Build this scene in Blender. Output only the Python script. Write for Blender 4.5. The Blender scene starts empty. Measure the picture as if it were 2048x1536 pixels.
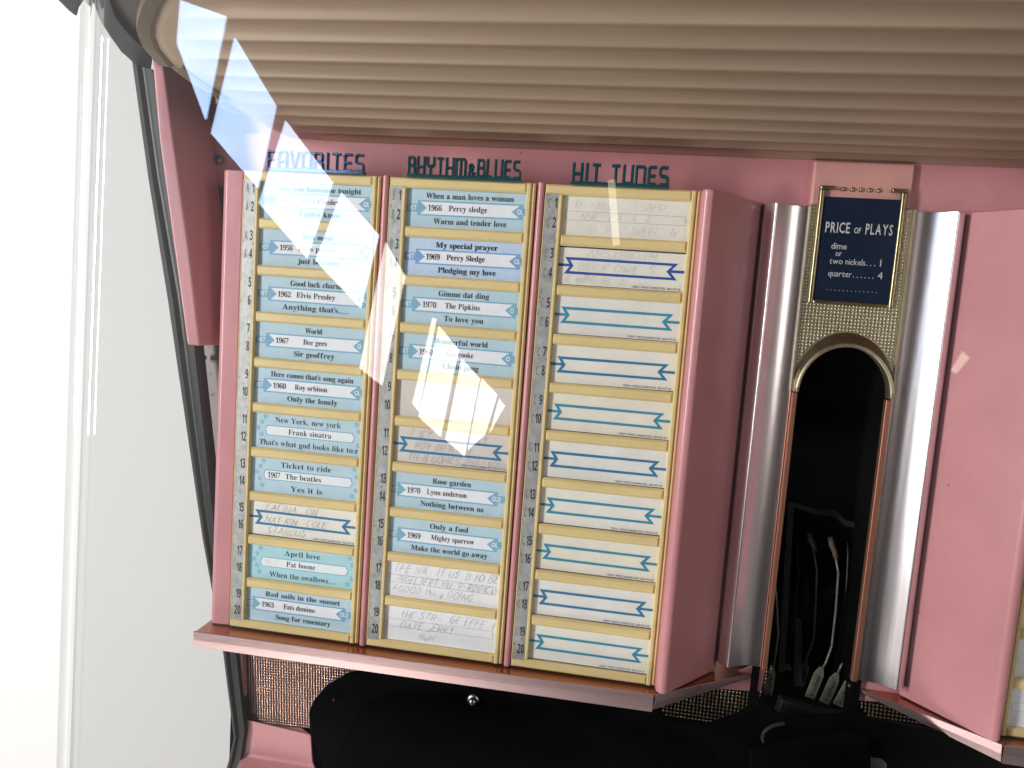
import bpy, bmesh, math, random
from mathutils import Vector, Matrix
random.seed(7)
R_ = math.radians

# ------------------------------------------------------------------ camera, world, lights, exposure
SC = bpy.context.scene
S = 0.01                       # everything below is written in centimetres
OFF = Vector((0, 0, 120.0))    # panel top stands 1.2 m above the floor
CAM = Vector((27.28606927, -49.37101487, -8.13528326))
CR = Matrix(((0.98575489, 0.15296595, 0.0699194),
             (0.08465275, -0.09202164, -0.99215217),
             (-0.1453314, 0.98393772, -0.10365977)))
FPX = 1480.0

cd = bpy.data.cameras.new('camera')
cam = bpy.data.objects.new('camera', cd)
SC.collection.objects.link(cam)
cd.sensor_width = 36.0
cd.lens = FPX / 2048 * 36.0
cd.clip_start = 0.02
cd.clip_end = 100.0
rot = Matrix((CR[0], -CR[1], -CR[2])).transposed()
cam.matrix_world = Matrix.Translation((CAM + OFF) * S) @ rot.to_4x4()
SC.camera = cam

w = bpy.data.worlds.new('World')
SC.world = w
w.use_nodes = True
nt = w.node_tree
nt.nodes.clear()
wo = nt.nodes.new('ShaderNodeOutputWorld')
bg = nt.nodes.new('ShaderNodeBackground')
tc = nt.nodes.new('ShaderNodeTexCoord')
dot = nt.nodes.new('ShaderNodeVectorMath'); dot.operation = 'DOT_PRODUCT'
dot.inputs[1].default_value = Vector((-0.12, -0.99, 0.02)).normalized()
rmp = nt.nodes.new('ShaderNodeValToRGB')
rmp.color_ramp.elements[0].position = 0.55
rmp.color_ramp.elements[0].color = (0.62, 0.61, 0.60, 1)
rmp.color_ramp.elements[1].position = 0.78
rmp.color_ramp.elements[1].color = (0.008, 0.008, 0.009, 1)
nt.links.new(tc.outputs['Generated'], dot.inputs[0])
nt.links.new(dot.outputs['Value'], rmp.inputs[0])
nt.links.new(rmp.outputs[0], bg.inputs['Color'])
bg.inputs['Strength'].default_value = 0.48
nt.links.new(bg.outputs[0], wo.inputs[0])


def area(name, loc, target, sx, sy, power, col):
    ld = bpy.data.lights.new(name, 'AREA')
    ld.shape = 'RECTANGLE'; ld.size = sx * S; ld.size_y = sy * S
    ld.energy = power; ld.color = col
    o = bpy.data.objects.new(name, ld)
    SC.collection.objects.link(o)
    l = (Vector(loc) + OFF) * S
    o.location = l
    o.rotation_euler = ((Vector(target) + OFF) * S - l).to_track_quat('-Z', 'Y').to_euler()
    return o


area('room_window_light', (-150, -142, 2), (15, 0, -14), 26, 110, 98, (1.0, 0.985, 0.97))
area('room_side_light', (150, -125, 14), (36, 3, -10), 40, 70, 10, (1.0, 0.93, 0.86))
area('floor_bounce_light', (-70, -110, -185), (25, 0, 0), 120, 80, 25, (1.0, 0.95, 0.9))

SC.view_settings.view_transform = 'Standard'
SC.view_settings.look = 'None'
SC.view_settings.gamma = 1.0
SC.view_settings.exposure = 0.0
SC.view_settings.use_curve_mapping = False
SC.cycles.use_denoising = True
SC.cycles.denoising_prefilter = 'ACCURATE'
SC.cycles.max_bounces = 10
SC.cycles.transparent_max_bounces = 16
SC.cycles.sample_clamp_indirect = 6.0
SC.cycles.caustics_reflective = False


# ------------------------------------------------------------------ helpers
def at(u, v, y):
    """point where the view line through photo position (u, v) meets the depth plane Y = y (cm)"""
    d = CR.transposed() @ Vector(((u - 1024) / FPX, (v - 768) / FPX, 1.0))
    return CAM + d * ((y - CAM.y) / d.y)


def atz(u, v, z):
    d = CR.transposed() @ Vector(((u - 1024) / FPX, (v - 768) / FPX, 1.0))
    return CAM + d * ((z - CAM.z) / d.z)


def lin(r, g, b):
    f = lambda c: ((c / 255 + 0.055) / 1.055) ** 2.4 if c > 10 else c / 255 / 12.92
    return (f(r), f(g), f(b), 1)


def material(name, col, rough=0.5, metal=0.0, var=0.0, vscale=0.6, bump=0.0, bscale=8.0, spec=0.5,
             stretch=(1, 1, 1), coat=0.0, speck=0.0, speckcol=(0.05, 0.04, 0.03, 1), aniso=0.0):
    m = bpy.data.materials.new(name)
    m.use_nodes = True
    n = m.node_tree.nodes; l = m.node_tree.links
    p = n['Principled BSDF']
    p.inputs['Base Color'].default_value = col
    p.inputs['Roughness'].default_value = rough
    p.inputs['Metallic'].default_value = metal
    p.inputs['Specular IOR Level'].default_value = spec
    if coat:
        p.inputs['Coat Weight'].default_value = coat
        p.inputs['Coat Roughness'].default_value = 0.12
    if aniso:
        p.inputs['Anisotropic'].default_value = aniso
    if var or bump or speck:
        g = n.new('ShaderNodeNewGeometry')
        mp = n.new('ShaderNodeMapping')
        mp.inputs['Scale'].default_value = [s * 100 for s in stretch]
        l.new(g.outputs['Position'], mp.inputs['Vector'])
    out = None
    if var:
        t = n.new('ShaderNodeTexNoise')
        t.inputs['Scale'].default_value = vscale
        t.inputs['Detail'].default_value = 6
        t.inputs['Roughness'].default_value = 0.65
        l.new(mp.outputs[0], t.inputs['Vector'])
        r = n.new('ShaderNodeValToRGB')
        r.color_ramp.elements[0].position = 0.3
        r.color_ramp.elements[1].position = 0.7
        r.color_ramp.elements[0].color = tuple(c * (1 - var) for c in col[:3]) + (1,)
        r.color_ramp.elements[1].color = tuple(min(1, c * (1 + var)) for c in col[:3]) + (1,)
        l.new(t.outputs['Fac'], r.inputs[0])
        out = r.outputs[0]
        mr = n.new('ShaderNodeMapRange')
        mr.inputs['To Min'].default_value = max(0.02, rough * 0.85)
        mr.inputs['To Max'].default_value = min(1, rough * 1.2)
        l.new(t.outputs['Fac'], mr.inputs['Value'])
        l.new(mr.outputs[0], p.inputs['Roughness'])
    if speck:
        t2 = n.new('ShaderNodeTexNoise')
        t2.inputs['Scale'].default_value = 3.1
        t2.inputs['Detail'].default_value = 3
        l.new(mp.outputs[0], t2.inputs['Vector'])
        r2 = n.new('ShaderNodeValToRGB')
        r2.color_ramp.elements[0].position = 0.74 - speck
        r2.color_ramp.elements[1].position = 0.78 - speck
        l.new(t2.outputs['Fac'], r2.inputs[0])
        mx = n.new('ShaderNodeMix'); mx.data_type = 'RGBA'
        l.new(r2.outputs[0], mx.inputs['Factor'])
        if out is not None:
            l.new(out, mx.inputs[6])
        else:
            mx.inputs[6].default_value = col
        mx.inputs[7].default_value = speckcol
        out = mx.outputs[2]
    if out is not None:
        l.new(out, p.inputs['Base Color'])
    if bump:
        t3 = n.new('ShaderNodeTexNoise')
        t3.inputs['Scale'].default_value = bscale
        t3.inputs['Detail'].default_value = 4
        l.new(mp.outputs[0], t3.inputs['Vector'])
        b = n.new('ShaderNodeBump')
        b.inputs['Strength'].default_value = bump
        b.inputs['Distance'].default_value = 0.0006
        l.new(t3.outputs['Fac'], b.inputs['Height'])
        l.new(b.outputs[0], p.inputs['Normal'])
    return m


class MB:
    """collects shapes in centimetres and links them as ONE mesh object"""
    def __init__(s):
        s.v = []; s.f = []; s.mi = []; s.sm = []; s.cur = 0

    def add(s, vs, fs, smooth=False, mi=None):
        o = len(s.v)
        s.v += [Vector(v) for v in vs]
        for f in fs:
            s.f.append([i + o for i in f]); s.mi.append(s.cur if mi is None else mi); s.sm.append(smooth)
        return s

    def box(s, a, b, c=0.0):
        """box between corners, front (low Y) edges chamfered by c"""
        x0, y0, z0 = a; x1, y1, z1 = b
        if x0 > x1: x0, x1 = x1, x0
        if z0 > z1: z0, z1 = z1, z0
        if y0 > y1: y0, y1 = y1, y0
        if c <= 0:
            vs = [(x0, y0, z0), (x1, y0, z0), (x1, y0, z1), (x0, y0, z1), (x0, y1, z0), (x1, y1, z0), (x1, y1, z1), (x0, y1, z1)]
            return s.add(vs, [(0, 1, 2, 3), (5, 4, 7, 6), (4, 0, 3, 7), (1, 5, 6, 2), (3, 2, 6, 7), (4, 5, 1, 0)])
        vs = [(x0 + c, y0, z0 + c), (x1 - c, y0, z0 + c), (x1 - c, y0, z1 - c), (x0 + c, y0, z1 - c),
              (x0, y0 + c, z0), (x1, y0 + c, z0), (x1, y0 + c, z1), (x0, y0 + c, z1),
              (x0, y1, z0), (x1, y1, z0), (x1, y1, z1), (x0, y1, z1)]
        fs = [(0, 1, 2, 3)]
        for k in (0, 4):
            for i in range(4):
                j = (i + 1) % 4
                fs.append((k + i, k + 4 + i, k + 4 + j, k + j))
        fs.append((8, 11, 10, 9))
        return s.add(vs, fs)

    def prism(s, poly, d, smooth=False):
        """polygon (list of 3D points) extruded by vector d"""
        n = len(poly); d = Vector(d)
        p = [Vector(q) for q in poly]
        s.add(p + [q + d for q in p], [list(range(n)), list(range(2 * n - 1, n - 1, -1))])
        o = len(s.v) - 2 * n
        for i in range(n):
            j = (i + 1) % n
            s.f.append([o + j, o + i, o + n + i, o + n + j]); s.mi.append(s.cur); s.sm.append(smooth)
        return s

    def plan(s, poly, z0, z1, smooth=False):
        """plan polygon (x, y) raised from z0 to z1"""
        return s.prism([(x, y, z0) for x, y in poly], (0, 0, z1 - z0), smooth)

    def tube(s, pts, r, n=10, cap=True):
        pts = [Vector(p) for p in pts]
        rs = r if isinstance(r, (list, tuple)) else [r] * len(pts)
        vs = []
        up = Vector((0.1, 1, 0.05)).normalized()
        for i, p in enumerate(pts):
            t = (pts[min(i + 1, len(pts) - 1)] - pts[max(i - 1, 0)]).normalized()
            a = t.cross(up).normalized(); b = t.cross(a).normalized()
            for k in range(n):
                q = 2 * math.pi * k / n
                vs.append(p + (a * math.cos(q) + b * math.sin(q)) * rs[i])
        fs = []
        for i in range(len(pts) - 1):
            for k in range(n):
                k2 = (k + 1) % n
                fs.append((i * n + k, i * n + k2, (i + 1) * n + k2, (i + 1) * n + k))
        s.add(vs, fs, True)
        if cap:
            o = len(s.v) - len(vs)
            s.f.append([o + k for k in range(n - 1, -1, -1)]); s.mi.append(s.cur); s.sm.append(False)
            s.f.append([o + len(vs) - n + k for k in range(n)]); s.mi.append(s.cur); s.sm.append(False)
        return s

    def build(s, name, mats, parent=None, base=None, bevel=0.0, segs=2, weld=False):
        if not isinstance(mats, (list, tuple)):
            mats = [mats]
        if base is None:
            if parent is not None:
                base = Vector(parent['_b'])
            else:
                n = len(s.v)
                base = Vector((sum(v.x for v in s.v) / n, sum(v.y for v in s.v) / n, min(v.z for v in s.v)))
        base = Vector(base)
        me = bpy.data.meshes.new(name)
        me.from_pydata([tuple((v - base) * S) for v in s.v], [], s.f)
        for m in mats:
            me.materials.append(m)
        me.polygons.foreach_set('material_index', s.mi)
        me.polygons.foreach_set('use_smooth', s.sm)
        me.update()
        bm = bmesh.new(); bm.from_mesh(me)
        if weld:
            bmesh.ops.remove_doubles(bm, verts=bm.verts, dist=1e-5)
        bmesh.ops.recalc_face_normals(bm, faces=bm.faces)
        bm.to_mesh(me); bm.free()
        o = bpy.data.objects.new(name, me)
        SC.collection.objects.link(o)
        if parent is not None:
            o.parent = parent
            o.location = (base - Vector(parent['_b'])) * S
        else:
            o.location = (base + OFF) * S
        o['_b'] = tuple(base)
        if bevel:
            b = o.modifiers.new('bevel', 'BEVEL')
            b.width = bevel * S; b.segments = segs; b.limit_method = 'ANGLE'; b.angle_limit = R_(40)
            b.harden_normals = False
            for p in me.polygons:
                p.use_smooth = True
            es = o.modifiers.new('wn', 'WEIGHTED_NORMAL'); es.keep_sharp = False
        return o


def thing(name, label, cat, base, group=None):
    o = bpy.data.objects.new(name, None)
    SC.collection.objects.link(o)
    o.location = (Vector(base) + OFF) * S
    o['_b'] = tuple(base)
    return tag(o, label, cat, group)


def tag(o, label, cat, group=None):
    o['label'] = label; o['category'] = cat
    if group:
        o['group'] = group
    return o


def kind(o, k):
    o['kind'] = k
    return o


# ------------------------------------------------------------------ lettering
_fo = bpy.data.curves.new('glyph_source', 'FONT')
_fo.resolution_u = 2
_fob = bpy.data.objects.new('glyph_source', _fo)
SC.collection.objects.link(_fob)
_cache = {}


def load_glyphs(chars, bold):
    """outline meshes of all chars from one text object, one character per line"""
    chars = sorted(set(chars))
    _fo.body = '\n'.join(chars); _fo.offset = bold; _fo.size = 1.0; _fo.space_line = 3.0
    dg = bpy.context.evaluated_depsgraph_get(); dg.update()
    me = bpy.data.meshes.new_from_object(_fob.evaluated_get(dg), depsgraph=dg)
    lines = [int(round((0.35 - v.co.y) / 3.0)) for v in me.vertices]
    data = [([], [], {}) for _ in chars]
    for v, ln in zip(me.vertices, lines):
        d = data[ln]; d[2][v.index] = len(d[0]); d[0].append((v.co.x, v.co.y + 3.0 * ln))
    for p in me.polygons:
        d = data[lines[p.vertices[0]]]
        d[1].append([d[2][i] for i in p.vertices])
    bpy.data.meshes.remove(me)
    for ch, d in zip(chars, data):
        _cache[(ch, bold)] = (d[0], d[1])


def glyph(ch, bold=0.0):
    return _cache[(ch, bold)]


def bold_serif(ch):
    """the bold serif alphabet of the built-in typeface"""
    if 'A' <= ch <= 'Z': return chr(0x1D400 + ord(ch) - 65)
    if 'a' <= ch <= 'z': return chr(0x1D41A + ord(ch) - 97)
    if '0' <= ch <= '9': return chr(0x1D7CE + ord(ch) - 48)
    return ch


def bold_sans(s):
    o = ''
    for ch in s:
        if 'A' <= ch <= 'Z': ch = chr(0x1D5D4 + ord(ch) - 65)
        elif 'a' <= ch <= 'z': ch = chr(0x1D5EE + ord(ch) - 97)
        elif '0' <= ch <= '9': ch = chr(0x1D7EC + ord(ch) - 48)
        o += ch
    return o


def text_mesh(mb, s, place, size, mi, sx=1.0, bold=0.0, serif=False, gap=0.085, align='c', mat_slant=0.0, width=None):
    """set a line of type: place(x, y) -> 3D point; size = em height in cm"""
    space = 0.30
    gap = gap - 0.045 if serif else gap
    pen = 0.0; items = []
    for ch in s:
        if ch == ' ':
            pen += space; continue
        vs, fs = glyph(bold_serif(ch) if serif else ch, 0.012 if bold > .005 and not serif else 0.0)
        if not vs:
            pen += space; continue
        x0 = min(v[0] for v in vs); x1 = max(v[0] for v in vs)
        ex = 0.0
        items.append((ch, pen - x0 + ex, vs, fs))
        pen += (x1 - x0) + gap + 2 * ex
        if ch in '.,': pen += 0.12 if serif else 0.03
    total = pen - gap
    k = sx
    if width:
        k = width / (total * size)
    sh = {'c': -total / 2, 'l': 0.0, 'r': -total}[align]
    for ch, dx, vs, fs in items:
        mb.add([place((x + dx + sh) * size * k + mat_slant * y * size, y * size) for x, y in vs], fs, mi=mi)
        if serif and bold > .01:      # extra bold: struck twice
            mb.add([Vector(place((x + dx + sh + .022) * size * k, y * size)) + Vector((0, -.002, 0)) for x, y in vs], fs, mi=mi)
    return total * size * k


def arc(cx, cy, rx, ry, a0, a1, n=8):
    return [(cx + rx * math.cos(R_(a0 + (a1 - a0) * i / n)), cy + ry * math.sin(R_(a0 + (a1 - a0) * i / n))) for i in range(n + 1)]


_AL = "ABCDEFGHIJKLMNOPRSTUVWXYabcdefghiklmnopqrstuvwxyzj0123456789.,'-"
load_glyphs(_AL + bold_sans(_AL) + ''.join(bold_serif(c) for c in _AL), 0.0)
load_glyphs(_AL, 0.012)


# single line capitals, unit cap height; width first
SK = {
 'A': (.7, [[(0, 0), (.35, 1), (.7, 0)], [(.14, .38), (.58, .38)]]),
 'B': (.6, [[(0, 0), (0, 1)], [(0, 1), (.35, 1), (.52, .88), (.5, .64), (.35, .53), (0, .53)], [(.35, .53), (.6, .4), (.58, .13), (.38, 0), (0, 0)]]),
 'C': (.6, [arc(.35, .5, .35, .5, 50, 310, 10)]),
 'D': (.6, [[(0, 0), (0, 1), (.3, 1), (.55, .8), (.6, .5), (.55, .2), (.3, 0), (0, 0)]]),
 'E': (.5, [[(.5, 1), (0, 1), (0, 0), (.5, 0)], [(0, .52), (.42, .52)]]),
 'F': (.5, [[(.5, 1), (0, 1), (0, 0)], [(0, .52), (.42, .52)]]),
 'G': (.65, [arc(.35, .5, .35, .5, 50, 340, 10) + [(.68, .45), (.4, .45)]]),
 'H': (.6, [[(0, 0), (0, 1)], [(.6, 0), (.6, 1)], [(0, .5), (.6, .5)]]),
 'I': (.08, [[(.04, 0), (.04, 1)]]),
 'J': (.45, [[(.45, 1), (.45, .2), (.3, 0), (.1, .02), (0, .2)]]),
 'K': (.55, [[(0, 0), (0, 1)], [(.55, 1), (0, .42)], [(.15, .56), (.55, 0)]]),
 'L': (.48, [[(0, 1), (0, 0), (.48, 0)]]),
 'M': (.8, [[(0, 0), (.08, 1), (.4, .3), (.72, 1), (.8, 0)]]),
 'N': (.62, [[(0, 0), (0, 1), (.62, 0), (.62, 1)]]),
 'O': (.7, [arc(.35, .5, .35, .5, 90, 450, 14)]),
 'P': (.55, [[(0, 0), (0, 1), (.35, 1), (.55, .85), (.52, .6), (.35, .48), (0, .48)]]),
 'R': (.58, [[(0, 0), (0, 1), (.35, 1), (.55, .85), (.52, .6), (.35, .48), (0, .48)], [(.25, .48), (.58, 0)]]),
 'S': (.55, [[(.52, .85), (.35, 1), (.15, .97), (.03, .78), (.12, .6), (.42, .45), (.53, .25), (.4, .03), (.18, 0), (0, .17)]]),
 'T': (.62, [[(0, 1), (.62, 1)], [(.31, 1), (.31, 0)]]),
 'U': (.6, [[(0, 1), (0, .25), (.15, .02), (.42, .02), (.6, .25), (.6, 1)]]),
 'V': (.6, [[(0, 1), (.3, 0), (.6, 1)]]),
 'W': (.9, [[(0, 1), (.2, 0), (.45, .75), (.68, 0), (.9, 1)]]),
 'X': (.6, [[(0, 0), (.6, 1)], [(0, 1), (.6, 0)]]),
 'Y': (.6, [[(0, 1), (.3, .5), (.6, 1)], [(.3, .5), (.25, 0)]]),
 'h': (.4, [[(0, 0), (0, 1)], [(0, .4), (.2, .55), (.38, .4), (.4, 0)]]),
 'i': (.08, [[(.04, 0), (.04, .5)], [(.04, .68), (.05, .74)]]),
 'n': (.4, [[(0, 0), (0, .52)], [(0, .38), (.2, .54), (.38, .4), (.4, 0)]]),
 'g': (.4, [[(.38, .5), (.15, .52), (0, .25), (.15, .02), (.38, .2), (.38, .5), (.36, -.25), (.1, -.3)]]),
 't': (.35, [[(.18, .95), (.15, .1), (.3, 0)], [(0, .62), (.35, .65)]]),
 'o': (.4, [arc(.2, .26, .2, .26, 90, 450, 10)]),
 '-': (.35, [[(0, .45), (.35, .47)]]), '.': (.1, [[(.02, 0), (.06, .06)]]),
 '1': (.15, [[(0, .8), (.13, 1), (.13, 0)]]), '9': (.42, [[(.4, .8), (.2, 1), (0, .8), (.1, .55), (.38, .7), (.42, .9), (.36, 0)]]),
 '5': (.4, [[(.4, 1), (.05, 1), (.03, .6), (.3, .6), (.4, .3), (.25, 0), (0, .1)]]), '7': (.4, [[(0, 1), (.4, 1), (.15, 0)]]),
}


def ribbon(mb, pts, width, place, mi, z=0.0):
    """flat stroke of constant width along pts (mitred)"""
    pts = [Vector((p[0], p[1])) for p in pts]
    n = len(pts); L = []; Rr = []
    for i in range(n):
        a = (pts[i] - pts[i - 1]).normalized() if i else None
        b = (pts[i + 1] - pts[i]).normalized() if i < n - 1 else None
        if a is None: a = b
        if b is None: b = a
        t = (a + b)
        t = t.normalized() if t.length > 1e-6 else a
        nrm = Vector((-t.y, t.x))
        c = max(0.45, nrm.dot(Vector((-a.y, a.x))))
        o = nrm * (width / 2 / c)
        L.append(pts[i] + o); Rr.append(pts[i] - o)
    vs = [place(p.x, p.y, z) for p in L] + [place(p.x, p.y, z) for p in Rr]
    mb.add(vs, [(i, i + 1, n + i + 1, n + i) for i in range(n - 1)], mi=mi)


def handwriting(mb, s, place, x, y, h, width, mi, slant=0.3, wide=1.0, gap=0.28, drop=0.0, faint=0.0, seed=1):
    rnd = random.Random(seed)
    z = 0.0
    for ch in s:
        if ch == ' ':
            x += 0.5 * h * wide; continue
        wd, st = SK[ch]
        hh = h * rnd.uniform(0.88, 1.1); dy = rnd.uniform(-.1, .1) * h
        for k, stroke in enumerate(st):
            if rnd.random() < faint:
                continue
            pts = []
            for p in stroke:
                px = x + p[0] * h * wide + p[1] * hh * slant + rnd.uniform(-.055, .055) * h
                pts.append((px, y + dy + p[1] * hh + rnd.uniform(-.05, .05) * h))
            z -= 0.0004
            ribbon(mb, pts, width * rnd.uniform(.7, 1.25), place, mi, z)
        x += (wd * wide + gap) * h
        y += drop


# ------------------------------------------------------------------ materials
PINK = material('pink_enamel', (0.55, 0.235, 0.25, 1), 0.36, var=0.11, vscale=0.10, bump=0.08, bscale=3, coat=0.2, speck=0.008, speckcol=(0.16, 0.05, 0.05, 1))
PINKP = material('faded_pink_enamel', (0.58, 0.29, 0.26, 1), 0.42, var=0.06, vscale=0.2, bump=0.05, bscale=14)
CREAM = material('aged_cream_plastic', (0.68, 0.53, 0.255, 1), 0.36, var=0.10, vscale=0.5, bump=0.12, bscale=5, stretch=(.3, 1, 1.4), speck=0.0, speckcol=(0.2, 0.12, 0.05, 1))
SILVER = material('worn_silver_foil', (0.37, 0.37, 0.36, 1), 0.45, metal=0.35, var=0.22, vscale=1.6, bump=0.4, bscale=9, speck=0.09, speckcol=(0.24, 0.22, 0.18, 1))
INK = material('black_ink', (0.012, 0.012, 0.014, 1), 0.6)
INKS = material('soft_black_print', (0.035, 0.035, 0.04, 1), 0.7)
GREYINK = material('rubbed_grey_print', (0.20, 0.19, 0.18, 1), 0.6)
PENCIL = material('pencil_line', (0.41, 0.40, 0.385, 1), 0.7)
FAINT = material('faint_pencil_line', (0.63, 0.605, 0.55, 1), 0.7)
PBLUE = material('pale_blue_paper', (0.43, 0.575, 0.665, 1), 0.7, var=0.05, vscale=1.2, bump=0.06, bscale=10)
PBLUE2 = material('periwinkle_paper', (0.46, 0.58, 0.77, 1), 0.7, var=0.05, vscale=1.2, bump=0.06, bscale=10)
PBLUE3 = material('aqua_paper', (0.36, 0.59, 0.65, 1), 0.7, var=0.05, vscale=1.2, bump=0.06, bscale=10)
MBLUE = material('mid_blue_print', (0.19, 0.39, 0.54, 1), 0.7, var=0.06, vscale=2)
MBLUE2 = material('cornflower_print', (0.18, 0.33, 0.57, 1), 0.7, var=0.06, vscale=2)
BANNER = material('banner_white_print', (0.74, 0.76, 0.81, 1), 0.7, var=0.03, vscale=2)
WHITEP = material('white_label_print', (0.72, 0.76, 0.78, 1), 0.7, var=0.03, vscale=2)
STARL = material('star_blue_print', (0.08, 0.32, 0.48, 1), 0.7)
PAPER = material('ivory_card', (0.73, 0.70, 0.635, 1), 0.75, var=0.05, vscale=0.8, bump=0.3, bscale=7)
PAPERY = material('yellowed_card', (0.72, 0.675, 0.575, 1), 0.75, var=0.07, vscale=0.5, bump=0.3, bscale=7)
PAPERB = material('cool_ivory_card', (0.70, 0.685, 0.645, 1), 0.75, var=0.06, vscale=0.6, bump=0.3, bscale=7)
PAPERG = material('grey_card', (0.62, 0.57, 0.53, 1), 0.75, var=0.05, vscale=0.8, bump=0.2, bscale=7)
PAPERW = material('white_card', (0.75, 0.75, 0.78, 1), 0.75, var=0.03, vscale=0.8, bump=0.15, bscale=7)
TEAL = material('teal_blue_print', (0.022, 0.16, 0.32, 1), 0.6, var=0.08, vscale=1)
TEAL2 = material('blue_green_print', (0.028, 0.24, 0.36, 1), 0.6, var=0.08, vscale=1)
ROYAL = material('royal_blue_print', (0.025, 0.075, 0.33, 1), 0.6, var=0.08, vscale=1)
NAVYL = material('navy_card_edge', (0.02, 0.045, 0.10, 1), 0.6)
CHROME = material('brushed_aluminium', (0.80, 0.73, 0.75, 1), 0.29, metal=1.0, var=0.04, vscale=0.5, bump=0.035, bscale=3, stretch=(6, 6, .12), speck=0.015, speckcol=(0.4, 0.38, 0.38, 1))
COPPER = material('copper_anodised_metal', (0.50, 0.19, 0.12, 1), 0.22, metal=0.75, var=0.08, vscale=0.3, bump=0.05, bscale=4, stretch=(.15, 6, 6))
ROSE = material('rose_anodised_metal', (0.60, 0.42, 0.42, 1), 0.36, metal=0.92, var=0.08, vscale=0.5, bump=0.12, bscale=3, stretch=(.1, 6, 8))
COPPERE = material('copper_edge', (0.62, 0.28, 0.19, 1), 0.3, metal=0.8)
BRASS = material('tarnished_brass', (0.40, 0.34, 0.20, 1), 0.28, metal=1.0, var=0.2, vscale=0.9)
GILT = material('pale_gilt_metal', (0.46, 0.41, 0.29, 1), 0.40, metal=0.95, var=0.12, vscale=0.3)
DKBRASS = material('dark_bronze', (0.17, 0.125, 0.085, 1), 0.4, metal=0.9, var=0.2, vscale=1.2)
NAVY = material('navy_panel', (0.008, 0.016, 0.038, 1), 0.22, var=0.1, vscale=0.4)
LETTER = material('sign_white_print', (0.50, 0.51, 0.50, 1), 0.6)
SIGNT = material('dark_teal_plastic', (0.008, 0.060, 0.075, 1), 0.16, spec=0.7, coat=0.5)
SIGNB = material('blue_chrome_plastic', (0.03, 0.07, 0.16, 1), 0.12, metal=0.3, spec=0.8, coat=0.6)
BLACK = material('black_enamel', (0.0009, 0.0009, 0.0012, 1), 0.5, spec=0.02, var=0.3, vscale=0.3)
VOID = material('cavity_darkness', (0.0018, 0.0018, 0.002, 1), 0.95, spec=0.05)
BROWNBK = material('dark_brown_lacquer', (0.0018, 0.0012, 0.0012, 1), 0.7, spec=0.015, var=0.3, vscale=0.12)
DGREY = material('dark_grey_steel', (0.014, 0.014, 0.017, 1), 0.5, spec=0.2)
RUBBER = material('black_rubber', (0.018, 0.019, 0.02, 1), 0.5, var=0.25, vscale=0.5, bump=0.2, bscale=2, stretch=(5, 5, .3))
WORN = material('worn_grey_metal', (0.16, 0.135, 0.135, 1), 0.5, var=0.2, vscale=0.6, speck=0.10, speckcol=(0.05, 0.035, 0.035, 1))
STEEL = material('screw_steel', (0.40, 0.40, 0.40, 1), 0.3, metal=1.0, var=0.2, vscale=3)
TAUPE = material('taupe_enamel', (0.20, 0.165, 0.155, 1), 0.5, var=0.1, vscale=0.2)
RIBS = material('yellowed_ribbed_plastic', (0.475, 0.35, 0.25, 1), 0.34, var=0.14, vscale=0.16, bump=0.06, bscale=2, stretch=(.1, 1, 1), speck=-0.04, speckcol=(0.12, 0.08, 0.06, 1))
TRIMC = material('yellowed_trim', (0.20, 0.155, 0.10, 1), 0.4, var=0.1, vscale=0.3)
WHITEW = material('white_paint', (0.50, 0.495, 0.485, 1), 0.8, var=0.01, vscale=0.02)
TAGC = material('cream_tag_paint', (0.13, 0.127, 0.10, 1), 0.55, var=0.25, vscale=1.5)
WIRE = material('dull_wire', (0.15, 0.14, 0.12, 1), 0.45, metal=0.6, var=0.2, vscale=1.5)
TIP = material('tan_rubber', (0.08, 0.055, 0.028, 1), 0.6, var=0.15, vscale=2)
GEAR = material('grey_gear', (0.05, 0.055, 0.058, 1), 0.5, var=0.3, vscale=3)


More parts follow.
